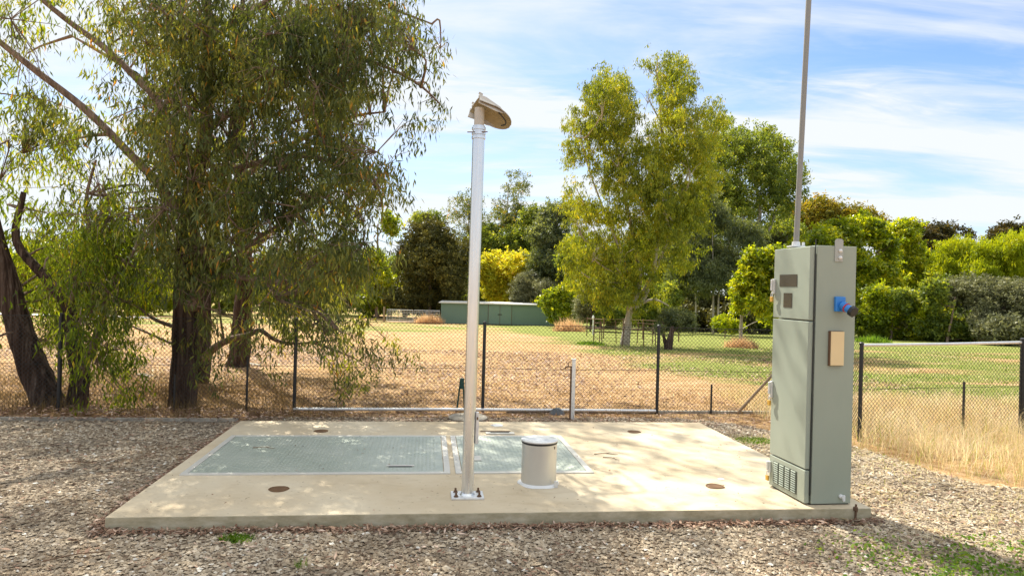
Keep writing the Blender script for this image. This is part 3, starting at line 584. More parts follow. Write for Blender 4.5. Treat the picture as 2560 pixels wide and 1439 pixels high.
def limb(m, P, r0, r1, n=9, wob=.08, sub=4):
    P = [np.array(p, float) for p in P]; r = np.linspace(r0, r1, len(P)); m.tube(P, r, n, wob=wob, sub=sub)
# ---- near eucalypts -----------------------------------------------------
GRID = ["67777899999999999988761", "75346788999999999988773", "65423579999999999988654", "55421458999999999987445", "45552568999988888875345",
        "34665568998777688632145", "34676568886568888841311", "34666567888889999971000", "24665456899999999972000", "24666666999999999971000",
        "55688877999999999860000", "54589878999988888741000", "56788888997678888740000", "77888888666568888740000", "57888888435667887640000",
        "57888875213446889840000", "45677763001246589820000", "34578874000113228850000", "43476740000000015630000", "00254200000000000200000"]
def cells(fn):
    """fn(cx, cy) -> list of (probability weight, depth low, depth high) per tree"""
    pts = {}
    for j, row in enumerate(GRID):
        for i, ch in enumerate(row):
            dn = int(ch)
            if not dn: continue
            for key, wgt, lo, hi in fn(i*50+25, j*50+25):
                n = rng.poisson((dn/9)**1.65*wgt*2.6)
                for _ in range(n): pts.setdefault(key, []).append(atY((i+rng.random())*50, (j+rng.random())*50, lo+(hi-lo)*rng.random()))
    out = {}
    for k, v in pts.items():
        A_ = np.array(v); A_ = A_[pn(A_, 1.4)+.4*rng.random(len(A_)) > .47]; m_ = rng.choice(len(A_), max(4, len(A_)//9), replace=False)
        S_ = A_[m_]; nb = rng.poisson(5.2*(.4+1.3*rng.random(len(S_)))); B_ = np.repeat(S_, nb, 0); r_ = np.repeat(.10+.13*rng.random(len(S_)), nb)
        B_ = B_+rng.normal(size=B_.shape)*r_[:, None]*[1, 1, .8]; out[k] = np.concatenate([B_, A_[rng.random(len(A_)) < .34]]); out[k] = out[k]+np.stack([np.zeros(len(out[k])), np.zeros(len(out[k])), .08+.13*rng.normal(size=len(out[k]))], 1)
    return out
def who(cx, cy):
    r = []
    if cy > 430 and cx < 400:
        r += [('left', 3.8 if cx < 160 and cy > 600 else 4.6, 8.9 if cx < 160 and cy > 600 else 7.8, 9.9), ('mid', .7, 10.5, 12.5), ('back', .7, 12.5, 15.5)]
        if cx > 220 and cy < 750: r += [('main', 3.4, 7.6, 9.4)]
    elif cx < 330:
        r += [('main', 2.2, 8.0, 10.5), ('left', 1.6 if cx < 200 and cy > 250 else .3, 8.0, 9.6), ('back', 1.7, 12.5, 16.5)]
    else:
        r += [('main', 5.4, 7.6, 10.2), ('mid', 1.4, 10.2, 12.4), ('back', .9 if cx < 1000 else .25, 12.5, 15)]
        if 380 < cx < 930 and cy < 700: r += [('main', 1.6, 7.5, 8.7)]
    return r
pts = cells(who)
def upper(c, r, n, zmin=None):
    d = unit(rng.normal(size=(n, 3))); P = np.array(c)+d*np.array(r)*(rng.random((n, 1))**.45)
    k = EYE+P[:, 1]*.425+.55 < P[:, 2]
    return P[k]
UP = {'main': upper((-3.4, 9.4, 7.6), (3.3, 2.9, 2.6), 400), 'mid': upper((-4.5, 11.4, 7.6), (2.9, 2.4, 2.8), 170),
      'back': upper((-3.6, 15.4, 9.6), (4.0, 3.2, 3.0), 400), 'left': upper((-7.0, 9.0, 5.6), (2.6, 2.4, 2.4), 300)}
# side parts of the crowns that lie left of the frame
UP['left'] = np.concatenate([UP['left'], np.array([-7.9, 8.8, 3.6])+rng.normal(size=(160, 3))*[.9, .8, .9]])
A3 = lambda px, py, Y: atY(px, py, Y)
def tree_near(key, label, mat, stems, nl, L, Wd, base, barkm=BARK, group=None):
    t = empty('gum_tree', (base[0], base[1], float(ter(0, base[1]))), 0, label, 'tree', group); O = np.array([base[0], base[1], float(ter(0, base[1]))])
    low = MB(); up = MB(); nodes = []
    for st in stems:
        P, r0, r1, where = st; P = [np.array(p)-O for p in P]; mm = low if where else up
        limb(mm, P, r0, r1, 14 if r0 > .1 else 8, .07 if r0 > .1 else .05)
        Q = np.array(P); s = np.linspace(0, len(Q)-1, len(Q)*5); Q = np.stack([np.interp(s, np.arange(len(Q)), Q[:, k]) for k in range(3)], 1)
        k = 0 if not where else len(Q)//2; nodes.append(Q[k:])
    nodes = np.concatenate(nodes)
    C = pts[key]-O; U_ = UP[key]-O; allc = np.concatenate([C, U_])
    # secondary branches: hubs among clusters, each joined to the nearest limb node; then twigs to the clusters
    hub = allc[rng.choice(len(allc), max(8, len(allc)//16), replace=False)]
    for h in hub:
        nd = nodes[np.argmin(np.linalg.norm((nodes-h)*[1, 1, 1.3], axis=1)+np.maximum(0, nodes[:, 2]-h[2])*.6)]
        mid = (h+nd)/2+rng.normal(size=3)*.12+[0, 0, .12]; d = np.linalg.norm(h-nd)
        up.tube([nd, mid, h], [min(.035, .008+d*.012), .012, .006], 5, sub=3)
    for c_ in allc:
        h = hub[np.argmin(np.linalg.norm(hub-c_, axis=1))]
        if np.linalg.norm(h-c_) < 1.1: up.tube([h, (h+c_)/2+rng.normal(size=3)*.05+[0, 0, .05], c_], [.006, .004, .0025], 3, cap=False)
    lo = low.build('trunk', barkm, t, True); up.build('branches', BARK2, t, True)
    V, T = hang_clusters(C, nl, L, Wd, .17); V2, T2 = hang_clusters(U_, int(nl*.9), L*1.45, Wd*1.6, .24)
    quads(np.concatenate([V, V2]), 'crown', mat, t, np.concatenate([T, T2]))
    return t
b1 = (-4.18, 8.92); b0 = (-5.62, 8.68); b2 = (-4.95, 11.15); b3 = (-5.55, 14.2)
def buttress(b, z=-.1): return (b[0], b[1], z)
tree_near('main', 'largest gum tree with dark stringy trunk behind the fence', L_EUC, [
    ([buttress(b1), A3(459, 960, 8.93), A3(463, 800, 8.95), A3(466, 640, 8.95), A3(475, 500, 8.9), A3(505, 380, 8.9)], .18, .10, 1),
    ([A3(505, 390, 8.9), A3(517, 300, 8.9), A3(512, 180, 8.95), A3(525, 60, 9.0), A3(500, -90, 9.1), A3(520, -300, 9.2)], .10, .035, 0),
    ([A3(462, 560, 8.92), A3(405, 470, 8.75), A3(325, 385, 8.6), A3(215, 275, 8.45), A3(100, 185, 8.3), A3(0, 105, 8.2), A3(-120, 0, 8.1)], .062, .03, 0),
    ([A3(490, 430, 8.9), A3(405, 268, 9.0), A3(340, 195, 9.1), A3(262, 120, 9.2), A3(160, 45, 9.2), A3(60, -40, 9.2)], .06, .03, 0),
    ([A3(395, 430, 8.8), A3(425, 385, 8.9), A3(445, 360, 8.95), A3(480, 300, 9.2)], .03, .018, 0),
    ([A3(480, 770, 8.85), A3(505, 715, 8.7), A3(535, 690, 8.6), A3(590, 690, 8.5), A3(660, 702, 8.4), A3(738, 705, 8.35)], .065, .03, 0),
    ([A3(530, 690, 8.6), A3(545, 655, 8.6), A3(590, 630, 8.55), A3(700, 560, 8.4), A3(800, 500, 8.3)], .035, .015, 0),
    ([A3(475, 740, 8.8), A3(498, 690, 8.75), A3(510, 640, 8.7), A3(490, 600, 8.7), A3(480, 560, 8.75)], .025, .012, 0),
    ([A3(660, 702, 8.4), A3(710, 745, 8.35), A3(800, 770, 8.3), A3(850, 830, 8.3)], .022, .008, 0),
    ([A3(515, 330, 8.9), A3(620, 250, 8.9), A3(760, 180, 8.9), A3(900, 150, 8.9), A3(1030, 200, 8.9), A3(1100, 260, 8.9)], .05, .01, 0),
    ([A3(480, 470, 8.9), A3(600, 420, 8.7), A3(740, 390, 8.6), A3(880, 420, 8.5), A3(950, 480, 8.5)], .05, .01, 0),
    ([A3(520, 100, 9.0), A3(640, 20, 9.0), A3(800, -60, 9.0), A3(950, 10, 9.0), A3(1080, 60, 9.0)], .045, .01, 0),
    ([A3(450, 820, 8.9), A3(390, 800, 8.8), A3(350, 770, 8.7)], .03, .012, 0),
], 29, .105, .020, b1)
tree_near('left', 'leaning two-stemmed gum at the left edge with low green foliage', L_LEFT, [
    ([buttress(b0), A3(118, 1000, 8.68), A3(85, 920, 8.68), A3(52, 830, 8.65), A3(22, 720, 8.6), A3(-8, 620, 8.55), A3(-45, 480, 8.5)], .2, .10, 1),
    ([(b0[0]+.2, b0[1], -.1), A3(192, 1000, 8.66), A3(200, 930, 8.64), A3(182, 850, 8.6), A3(172, 770, 8.6), A3(110, 690, 8.6), A3(40, 600, 8.6), A3(60, 480, 8.6)], .14, .03, 1),
    ([A3(196, 945, 8.62), A3(235, 860, 8.5), A3(258, 790, 8.5), A3(270, 725, 8.5), A3(320, 650, 8.5), A3(378, 575, 8.4)], .055, .02, 0),
    ([A3(172, 770, 8.6), A3(195, 700, 8.6), A3(225, 600, 8.7), A3(215, 500, 8.8), A3(240, 400, 8.8)], .04, .015, 0),
    ([A3(215, 900, 8.6), A3(260, 880, 8.5), A3(310, 870, 8.4)], .012, .006, 0),
    ([A3(60, 860, 8.6), A3(30, 830, 8.5), A3(-20, 850, 8.4)], .02, .01, 0),
    ([A3(-45, 490, 8.5), A3(-140, 380, 8.6), A3(-250, 200, 8.8), A3(-300, 0, 9.0)], .09, .03, 0),
], 25, .11, .019, b0)
tree_near('mid', 'dark gum trunk just right behind the largest trunk, low bent limb', L_EUCG, [
    ([buttress(b2), A3(506, 900, 11.15), A3(508, 780, 11.15), A3(515, 640, 11.2), A3(560, 480, 11.3), A3(580, 330, 11.4), A3(600, 150, 11.5), A3(610, -80, 11.6)], .15, .03, 1),
    ([A3(512, 895, 11.1), A3(535, 870, 10.9), A3(575, 848, 10.7), A3(620, 838, 10.6), A3(650, 825, 10.6), A3(690, 850, 10.5), A3(740, 858, 10.4), A3(830, 850, 10.3)], .07, .012, 0),
    ([A3(560, 852, 10.8), A3(552, 800, 10.8), A3(545, 740, 10.8)], .022, .012, 0),
    ([A3(720, 857, 10.4), A3(735, 830, 10.4), A3(780, 800, 10.4)], .012, .006, 0),
    ([A3(560, 480, 11.3), A3(700, 380, 11.2), A3(850, 300, 11.0), A3(960, 280, 10.9)], .06, .012, 0),
], 22, .12, .022, b2)
tree_near('back', 'third gum trunk furthest back, standing alone on the leaf litter', L_TALL, [
    ([buttress(b3, float(ter(0, 14.2))-.1), A3(600, 880, 14.2), A3(606, 800, 14.2), A3(612, 700, 14.2), A3(606, 560, 14.2), A3(602, 420, 14.2), A3(603, 310, 14.2), A3(640, 150, 14.2), A3(680, -80, 14.2)], .24, .04, 1),
    ([A3(604, 420, 14.2), A3(480, 300, 14.2), A3(330, 180, 14.2), A3(180, 90, 14.2)], .1, .02, 0),
    ([A3(610, 640, 14.2), A3(750, 520, 14.0), A3(880, 430, 13.8)], .08, .02, 0),
], 22, .15, .028, b3)
# ---- far trees ------------------------------------------------------------
def far_tree(name, label, basepx, Y, blobs, mat, n, L, Wd, cl=.4, down=.2, shell=.75, trunk=None, r0=.25, bark=BARK2, cat='tree', group=None, depth=1.0, nl=14, limbs=True, grid=None, per=8, thick=1.6, fq=None):
    g = gpt(basepx, Y); t = empty(name, g, 0, label, cat, group); B = []; fq = fq or 16/Y
    for (px, py, rx, ry) in blobs:
        dy = rng.uniform(-.5, .5)*depth*3; c_ = atY(px, py, Y+dy)-g; k = Y/FPX; B.append((c_, rx*k, (rx+ry)/2*k*depth, ry*k))
    ar = np.array([b[1]*b[3] for b in B]); ar = ar/ar.sum(); Cs = []
    for (c_, rx, ry_, rz), a in zip(B, ar):
        nc = max(6, int(2.3*n*a/nl)); dd = unit(rng.normal(size=(nc*3, 3)))*(rng.random((nc*3, 1))**.42)*(1+.12*rng.normal(size=(nc*3, 1)))
        Pq = c_+dd*np.array([rx, ry_, rz]); Pq = Pq[pn(Pq, fq)+.35*rng.random(len(Pq)) > .5][:nc]
        S_ = Pq[rng.random(len(Pq)) < .16]; nb = rng.poisson(5*(.4+1.2*rng.random(len(S_)))); B_ = np.repeat(S_, nb, 0); Cs.append(np.concatenate([B_+rng.normal(size=B_.shape)*cl*.45, Pq[rng.random(len(Pq)) < .35]]))
    if grid is not None:
        Cs = []; x0, y0, ce, rows = grid
        for j, row in enumerate(rows):
            for i, ch in enumerate(row):
                for _ in range(rng.poisson((int(ch)/9)**1.4*per)):
                    px, py = x0+(i+rng.random())*ce, y0+(j+rng.random())*ce; Cs.append((atY(px, py, Y+rng.normal()*thick*(.35+.65*int(ch)/9))-g)[None])
        Cs = np.concatenate(Cs); Cs = Cs[pn(Cs, fq*1.3)+.45*rng.random(len(Cs)) > .46]; S_ = Cs[rng.random(len(Cs)) < .13]; nb = rng.poisson(6*(.4+1.2*rng.random(len(S_))))
        B_ = np.repeat(S_, nb, 0); Cs = [np.concatenate([B_+rng.normal(size=B_.shape)*cl*.42, Cs[rng.random(len(Cs)) < .22]])+[0, 0, cl*.4]]
    C = np.concatenate(Cs); C = C[C[:, 2] > .15]
    V, T = hang_clusters(C, nl, L, Wd, cl*.5, down, .3 if down > .5 else .1)
    m = MB()
    if trunk is None:
        top = max(b[0][2] for b in B); cxm = sum(b[0][0]*w for b, w in zip(B, ar)); mid = np.array([cxm*.6, 0, top*.5])
        trunk = [[(0, 0, -.2), (cxm*.25, 0, top*.25), mid, (cxm, 0, top)]]; rr = [r0]
    else:
        rr = [q[0] for q in trunk]; trunk = [[atY(px, py, Y)-g for px, py in q[1]] for q in trunk]; trunk[0][0] = np.array([0, 0, -.2])
    nd = []
    for P, r in zip(trunk, rr):
        limb(m, P, r, r*.28, 8, .06, 3); Q = np.array(P); s = np.linspace(0, len(Q)-1, 14); nd.append(np.stack([np.interp(s, np.arange(len(Q)), Q[:, k]) for k in range(3)], 1))
    nd = np.concatenate(nd)
    if limbs:
        for (c_, rx, ry_, rz) in B:
            q = nd[np.argmin(np.linalg.norm(nd-c_, axis=1)+np.maximum(0, nd[:, 2]-c_[2]+.5)*2)]
            limb(m, [q, (q+c_)/2+rng.normal(size=3)*.15+[0, 0, -.15], c_, c_+[rng.normal()*.3*rx, 0, rz*.5]], r0*.28, r0*.08, 5, 0, 2)
            for _ in range(5):
                e_ = c_+unit(rng.normal(size=3))*[rx*.8, ry_*.8, rz*.8]; m.tube([c_-[0, 0, rz*.3], (c_+e_)/2, e_], [r0*.09, r0*.06, r0*.03], 4, cap=False)
    m.build('trunk', bark, t, True); quads(V, 'crown', mat, t, T)
    return t
far_tree('conifer', 'dark dense rounded conifer behind the left end of the shed', 1075, 68, [(1075, 640, 80, 85), (1055, 720, 85, 65), (1085, 600, 55, 45), (1140, 680, 38, 85), (1010, 730, 40, 60), (1125, 620, 40, 45), (1090, 760, 75, 35), (1030, 665, 45, 50)], L_CONI, 42000, .26, .12, .5, -.3, .8, limbs=False)
far_tree('autumn_tree', 'bright yellow autumn tree behind the shed roof', 1262, 70, [(1262, 690, 60, 60), (1232, 725, 35, 35), (1305, 665, 38, 42), (1215, 680, 30, 45), (1290, 725, 40, 35)], L_YEL, 15000, .22, .16, .5, .2, r0=.15)
far_tree('gum_tree', 'spindly gum with small sparse crown clumps left of the pole', 1170, 88, [(1162, 497, 30, 17), (1150, 540, 26, 20), (1196, 520, 24, 30), (1185, 575, 34, 25), (1135, 575, 20, 20)], L_EUC, 6500, .3, .1, .8, .5, r0=.2, bark=PALEBARK, grid=(1120, 440, 20, ['0000','0000','0242','3664','4556','3224','2554','3665','2454','1233','1223']), per=52, thick=1.8)
far_tree('gum_tree', 'spindly gum with separated flat crown clumps right of the pole', 1262, 86, [(1286, 462, 28, 16), (1237, 505, 26, 24), (1262, 500, 32, 20), (1296, 512, 24, 26), (1270, 560, 34, 24), (1300, 575, 24, 24), (1235, 570, 22, 26)], L_EUC, 9500, .3, .1, .8, .5, r0=.2, bark=PALEBARK, grid=(1200, 440, 20, ['000242','000575','000353','045132','258346','447766','544565','453343','444453','344443','233333']), per=52, thick=1.8)
far_tree('gum_tree', 'small flat brown-green crown just above the dark conifer', 1075, 100, [(1055, 545, 26, 12), (1090, 540, 24, 12), (1075, 560, 30, 12)], L_MID, 2600, .34, .12, .8, .5, r0=.2)
far_tree('leafy_tree', 'dark green tree rising behind the yellow autumn tree', 1330, 82, [(1335, 545, 34, 28), (1310, 600, 45, 40), (1350, 600, 40, 45), (1240, 610, 38, 28), (1285, 620, 40, 34)], L_MID, 16000, .3, .14, .7, .3)
far_tree('leafy_tree', 'soft grey-green tree left of the tall gum', 1392, 68, [(1395, 535, 42, 32), (1370, 585, 45, 40), (1405, 610, 45, 50), (1370, 660, 50, 45), (1420, 690, 45, 55), (1350, 700, 35, 35)], L_EUCG, 20000, .26, .1, .6, .5)
far_tree('grey_shrub', 'silvery grey shrub behind the right half of the shed', 1335, 65.5, [(1320, 715, 38, 32), (1355, 730, 30, 30), (1300, 742, 24, 22)], L_GREY, 9000, .2, .07, .4, .1, r0=.08, cat='shrub')
far_tree('green_bush', 'bright green bush hiding the right end of the shed', 1410, 57, [(1375, 752, 30, 26), (1415, 745, 35, 34), (1405, 785, 30, 25)], L_YG, 10000, .18, .12, .35, .1, r0=.07, cat='bush')
far_tree('twiggy_bush', 'brownish twiggy bush left of the tall gum trunk', 1478, 48, [(1475, 735, 35, 45), (1455, 770, 30, 30), (1500, 760, 28, 35)], L_GREY, 8000, .15, .05, .35, .1, r0=.06, cat='bush', bark=BARK)
far_tree('green_bush', 'dark green undergrowth bush right behind the tall gum trunk', 1640, 48, [(1630, 790, 45, 28), (1605, 740, 45, 35), (1660, 740, 35, 30), (1530, 780, 35, 35)], L_MID, 14000, .16, .09, .35, .1, r0=.06, cat='bush')
far_tree('tall_gum', 'tall gum with two feathery tops and pale forked trunk', 1565, 29, [(1640, 175, 50, 48), (1620, 245, 45, 45), (1680, 250, 48, 48), (1530, 215, 52, 36), (1505, 285, 46, 50), (1560, 300, 45, 55), (1740, 285, 38, 42), (1690, 350, 60, 50), (1755, 350, 32, 45), (1452, 320, 28, 32), (1470, 395, 38, 38),
    (1545, 400, 60, 50), (1625, 420, 60, 55), (1450, 490, 30, 45), (1520, 520, 50, 50), (1600, 540, 60, 55), (1450, 575, 28, 45), (1480, 640, 40, 45), (1550, 640, 50, 60), (1440, 665, 22, 38), (1725, 430, 45, 45), (1660, 520, 45, 50), (1500, 700, 35, 40), (1620, 330, 35, 60)],
    L_TALL, 76000, .15, .036, .30, 1.0, .55, [(.23, [(1565, 862), (1570, 800), (1575, 770)]), (.12, [(1572, 790), (1600, 700), (1585, 600), (1560, 480), (1540, 350), (1528, 240)]), (.12, [(1575, 780), (1612, 740), (1640, 640), (1650, 500), (1655, 350), (1645, 200)]), (.07, [(1600, 740), (1655, 640), (1690, 520), (1730, 400), (1745, 300)]),
    (.06, [(1575, 700), (1540, 600), (1500, 500), (1465, 400), (1450, 320)]), (.07, [(1600, 760), (1635, 748), (1672, 764)]), (.05, [(1570, 790), (1560, 700), (1510, 620), (1480, 560)])], .16, PALEBARK, grid=(1408, 118, 25, ["0000000023200000","0000000058850000","0005640007885000","0037883006887000","0048885003887200","0058886015786265","0258887225785478","2568887335777688","4667888656678888","6556788766678878","6345678876778866","5234677787788765","1123577778888874","2323467788888863","4533457888887762","5654456788877651","5665455678877641","5676555678777530","5677656677676420","5677665566565310","5677665555454200","5777765544443100","4677776444332100","3577777543221000","2466777532210000","0145566421100000","0012344200000000"]), per=62, thick=1.2)
far_tree('gum_tree', 'big rounded gum crown behind and right of the tall gum', 1870, 60, [(1850, 335, 55, 32), (1800, 385, 55, 45), (1890, 385, 60, 42), (1935, 450, 42, 45), (1850, 455, 70, 45), (1780, 460, 50, 45), (1905, 520, 50, 42), (1955, 500, 28, 40), (1740, 400, 25, 40)], L_MID, 42000, .26, .1, .6, .5, .6, [(.35, [(1880, 800), (1880, 680), (1890, 590), (1900, 520), (1880, 430)]), (.14, [(1885, 640), (1930, 560), (1945, 480)]), (.14, [(1884, 600), (1840, 500), (1810, 410)])], .3, PALEBARK, grid=(1738, 300, 30, ['023332000','346776500','656777750','666678763','665677775','677777776','777766774','777754652','666543540','555433330','555322220']), per=115, thick=2.4)
far_tree('wattle_tree', 'grey-green wattle with slender pale stems right of the tall gum', 1785, 50, [(1760, 545, 60, 50), (1715, 620, 55, 55), (1800, 620, 60, 55), (1755, 690, 70, 45), (1860, 600, 42, 50), (1700, 700, 35, 45), (1845, 670, 40, 45), (1740, 490, 40, 30)], L_EUCG, 42000, .2, .06, .5, .8, .55, [(.10, [(1785, 830), (1783, 700), (1780, 560)]), (.07, [(1795, 825), (1800, 700), (1825, 600)]), (.07, [(1738, 830), (1740, 700), (1735, 560)])], .12, PALEBARK)
far_tree('dark_thicket', 'dark shady thicket below the grey-green wattle', 1790, 60, [(1720, 770, 60, 40), (1790, 770, 60, 40), (1850, 760, 50, 45), (1920, 740, 50, 55), (1930, 640, 40, 50)], L_CONI, 22000, .25, .12, .5, .1, cat='thicket')
far_tree('young_tree', 'young light green tree just left of the cabinet', 1856, 30, [(1895, 660, 34, 40), (1865, 715, 34, 38), (1915, 720, 34, 40), (1880, 765, 45, 30), (1935, 780, 30, 40), (1945, 660, 30, 45)], L_YG, 13000, .13, .08, .25, .2, .6, [(.09, [(1856, 865), (1853, 800), (1862, 740), (1885, 660)])], .07, PALEBARK)
far_tree('yellow_bush', 'small yellow-green bush left of the young tree', 1815, 42, [(1812, 802, 24, 20), (1835, 812, 20, 16)], L_WIL, 3500, .13, .08, .25, .1, r0=.04, cat='bush')
far_tree('round_shrub', 'round blue-green shrub on a shaggy dark stem right of the gum', 1672, 26, [(1685, 795, 38, 24), (1660, 812, 22, 16), (1712, 800, 18, 18)], L_EUCG, 8000, .10, .03, .2, .3, .6, [(.2, [(1672, 885), (1675, 850), (1682, 815)]), (.1, [(1668, 885), (1662, 850), (1650, 820)])], .1, BARK, 'shrub')
far_tree('leafy_tree', 'olive-brown crown behind the mast', 2040, 78, [(2050, 535, 55, 40), (1985, 560, 40, 45), (2090, 570, 40, 35)], L_ORG, 16000, .3, .14, .7, .3)
far_tree('leafy_tree', 'brownish tree top peeping over the yellow-green tree', 2150, 76, [(2145, 545, 40, 25), (2180, 560, 30, 25), (2240, 600, 35, 38), (2265, 650, 35, 35)], L_ORG, 12000, .3, .14, .7, .3)
far_tree('broadleaf_tree', 'big yellow-green broadleaf tree right behind the cabinet', 2110, 55, [(2105, 590, 55, 38), (2165, 575, 45, 36), (2060, 620, 45, 42), (2200, 625, 42, 40), (2030, 690, 45, 55), (2130, 660, 60, 50), (2185, 700, 55, 50), (2090, 740, 60, 50), (2170, 775, 60, 42), (2000, 640, 30, 45), (1990, 740, 35, 50)], L_YG, 52000, .26, .17, .5, .1, .75)
far_tree('broadleaf_tree', 'dark green broadleaf tree between yellow-green tree and willow', 2270, 58, [(2245, 700, 45, 50), (2290, 660, 42, 45), (2330, 640, 35, 38), (2260, 580, 35, 30), (2310, 710, 50, 50), (2360, 670, 35, 40)], L_YG, 26000, .24, .14, .5, .1)
far_tree('leafy_tree', 'dark reddish tree tops on the skyline left of the willow', 2340, 92, [(2300, 592, 34, 26), (2345, 588, 36, 26), (2395, 585, 32, 24), (2420, 605, 26, 26), (2340, 630, 60, 30)], L_RED, 16000, .34, .2, .8, .1)
far_tree('leafy_tree', 'dark reddish crown on the skyline at the right edge', 2530, 92, [(2525, 578, 30, 18), (2560, 590, 26, 24), (2500, 600, 22, 18)], L_RED, 7000, .34, .2, .8, .1)
far_tree('willow_tree', 'bright lime-green weeping willow, the smaller and further left', 2400, 54, [(2395, 625, 42, 32), (2375, 665, 32, 40), (2420, 665, 40, 42)], L_WIL, 17000, .24, .05, .5, 1.0, .8)
far_tree('willow_tree', 'bright lime-green weeping willow at the right edge', 2500, 52, [(2480, 630, 50, 36), (2545, 620, 45, 42), (2455, 680, 40, 42), (2510, 690, 50, 45), (2570, 690, 45, 50), (2600, 620, 45, 50)], L_WIL, 36000, .24, .05, .5, 1.0, .8)
far_tree('olive_bush', 'silvery olive bush below the left willow', 2380, 46, [(2350, 750, 48, 42), (2410, 735, 45, 38), (2380, 790, 60, 40), (2300, 790, 45, 38)], L_GREY, 22000, .17, .06, .4, .0, cat='bush', r0=.1)
far_tree('olive_bush', 'silvery olive bush below the right willow', 2490, 44, [(2480, 735, 42, 40), (2530, 750, 45, 48), (2470, 790, 55, 40), (2580, 770, 50, 60), (2540, 805, 50, 32)], L_GREY, 24000, .17, .06, .4, .0, cat='bush', r0=.1)
far_tree('green_bush', 'dark green hedge bush right behind the cabinet edge', 2210, 48, [(2170, 800, 45, 38), (2230, 795, 50, 42), (2280, 770, 42, 45), (2330, 815, 45, 28), (2420, 825, 60, 20), (2520, 830, 60, 18)], L_MID, 26000, .18, .1, .4, .1, cat='bush', r0=.1)
for bp_, Y, bl, mt, lab in [
    (1500, 62, [(1450, 640, 50, 60), (1510, 680, 60, 55), (1470, 730, 60, 45), (1560, 740, 60, 40), (1560, 650, 50, 60)], L_MID, 'mid green tree mass directly behind the tall gum trunk'),
    (1650, 64, [(1640, 620, 55, 60), (1680, 700, 60, 55), (1620, 740, 60, 45), (1700, 560, 50, 50)], L_LEFT, 'olive tree behind, between tall gum and wattle'),
    (1990, 70, [(1960, 600, 55, 50), (2000, 700, 60, 60), (1940, 700, 60, 60), (1980, 790, 70, 35)], L_MID, 'green tree mostly hidden behind the cabinet top'),
    (1230, 84, [(1180, 640, 50, 50), (1220, 600, 45, 45), (1200, 710, 60, 50), (1330, 660, 60, 50), (1300, 740, 60, 40)], L_MID, 'dark green tree between conifer and autumn tree'),
    (2450, 66, [(2380, 720, 60, 50), (2450, 740, 70, 50), (2540, 700, 70, 60), (2300, 740, 60, 50), (2560, 770, 70, 45)], L_YG, 'green tree filling in behind both willows')]:
    far_tree('leafy_tree', lab, bp_, Y, bl, mt, 22000, .28, .14, .6, .2)
nw = 9000; wx = rng.uniform(-150, 150, nw); wy = rng.uniform(105, 122, nw); top = 5.5+3.0*np.sin(wx*.11+1)*np.sin(wx*.043)+1.6*np.sin(wx*.31); Pw = np.stack([wx, wy, -1.6+top*rng.random(nw)**.8], 1)
V, T = hang_clusters(Pw, 16, .55, .3, .55, .1, .1); tag(quads(V, 'far_woodland', L_MID, None, T), 'continuous dark green woodland closing the horizon', 'woodland', kind='stuff')
for bp_, Y, bl, mt, lab in [(2230, 47, [(2180, 815, 50, 34), (2240, 825, 55, 28), (2300, 800, 50, 40), (2190, 760, 40, 40)], L_YG, 'low leafy bush at the foot of the yellow-green tree by the cabinet'),
    (2370, 44, [(2340, 820, 55, 30), (2400, 815, 55, 34), (2450, 830, 50, 24), (2300, 740, 45, 45)], L_MID, 'low dark bush in front of the left olive bush'),
    (2540, 43, [(2500, 820, 55, 32), (2570, 810, 55, 40), (2620, 740, 50, 60)], L_GREY, 'low grey bush behind the dry reeds at right edge'),
    (1960, 56, [(1930, 800, 60, 40), (2000, 800, 60, 40)], L_MID, 'low bush hidden behind the cabinet door side'),
    (1520, 58, [(1470, 775, 60, 30), (1540, 765, 60, 34), (1600, 780, 50, 30)], L_MID, 'low dark hedge bush behind the gum guard fence'),
    (1740, 56, [(1700, 790, 50, 35), (1770, 800, 60, 30), (1835, 795, 50, 34)], L_CONI, 'low dark bush below the wattle'),
    (1010, 74, [(960, 740, 40, 50), (985, 700, 35, 50), (1120, 700, 50, 60)], L_MID, 'green bush at the foot of the conifer, left side')]:
    far_tree('low_bush', lab, bp_, Y, bl, mt, 12000, .22, .12, .5, .1, r0=.1, cat='bush')
# left background, seen through and under the gums
for i, (bp_, Y, bl, mt, lab) in enumerate([
    (60, 66, [(30, 690, 70, 55), (100, 660, 60, 55), (60, 745, 70, 35)], L_YG, 'yellow-green bushy tree far left beyond the leaning stems'),
    (220, 68, [(190, 690, 60, 50), (250, 670, 60, 55), (220, 740, 70, 35)], L_MID, 'mid green tree far behind, between leaning stems and large trunk'),
    (360, 64, [(350, 700, 60, 45), (400, 720, 45, 45), (350, 750, 60, 28)], L_WIL, 'lime bushy tree far behind, just left of the large trunk'),
    (560, 70, [(550, 680, 60, 50), (580, 740, 60, 35)], L_MID, 'mid green tree far behind the dark second trunk'),
    (700, 72, [(680, 690, 60, 55), (740, 720, 55, 45), (700, 755, 70, 25)], L_EUCG, 'grey-green tree far behind the hanging foliage'),
    (840, 74, [(830, 680, 60, 60), (880, 730, 50, 40), (820, 750, 60, 28)], L_MID, 'dark leafy tree far behind the hanging branch tips'),
    (945, 70, [(935, 660, 28, 40), (950, 710, 30, 45), (925, 750, 35, 35), (985, 560, 22, 22)], L_YG, 'light green tree left of the dark conifer')]):
    far_tree('leafy_tree', lab, bp_, Y, bl, mt, 13000, .3, .15, .6, .2)
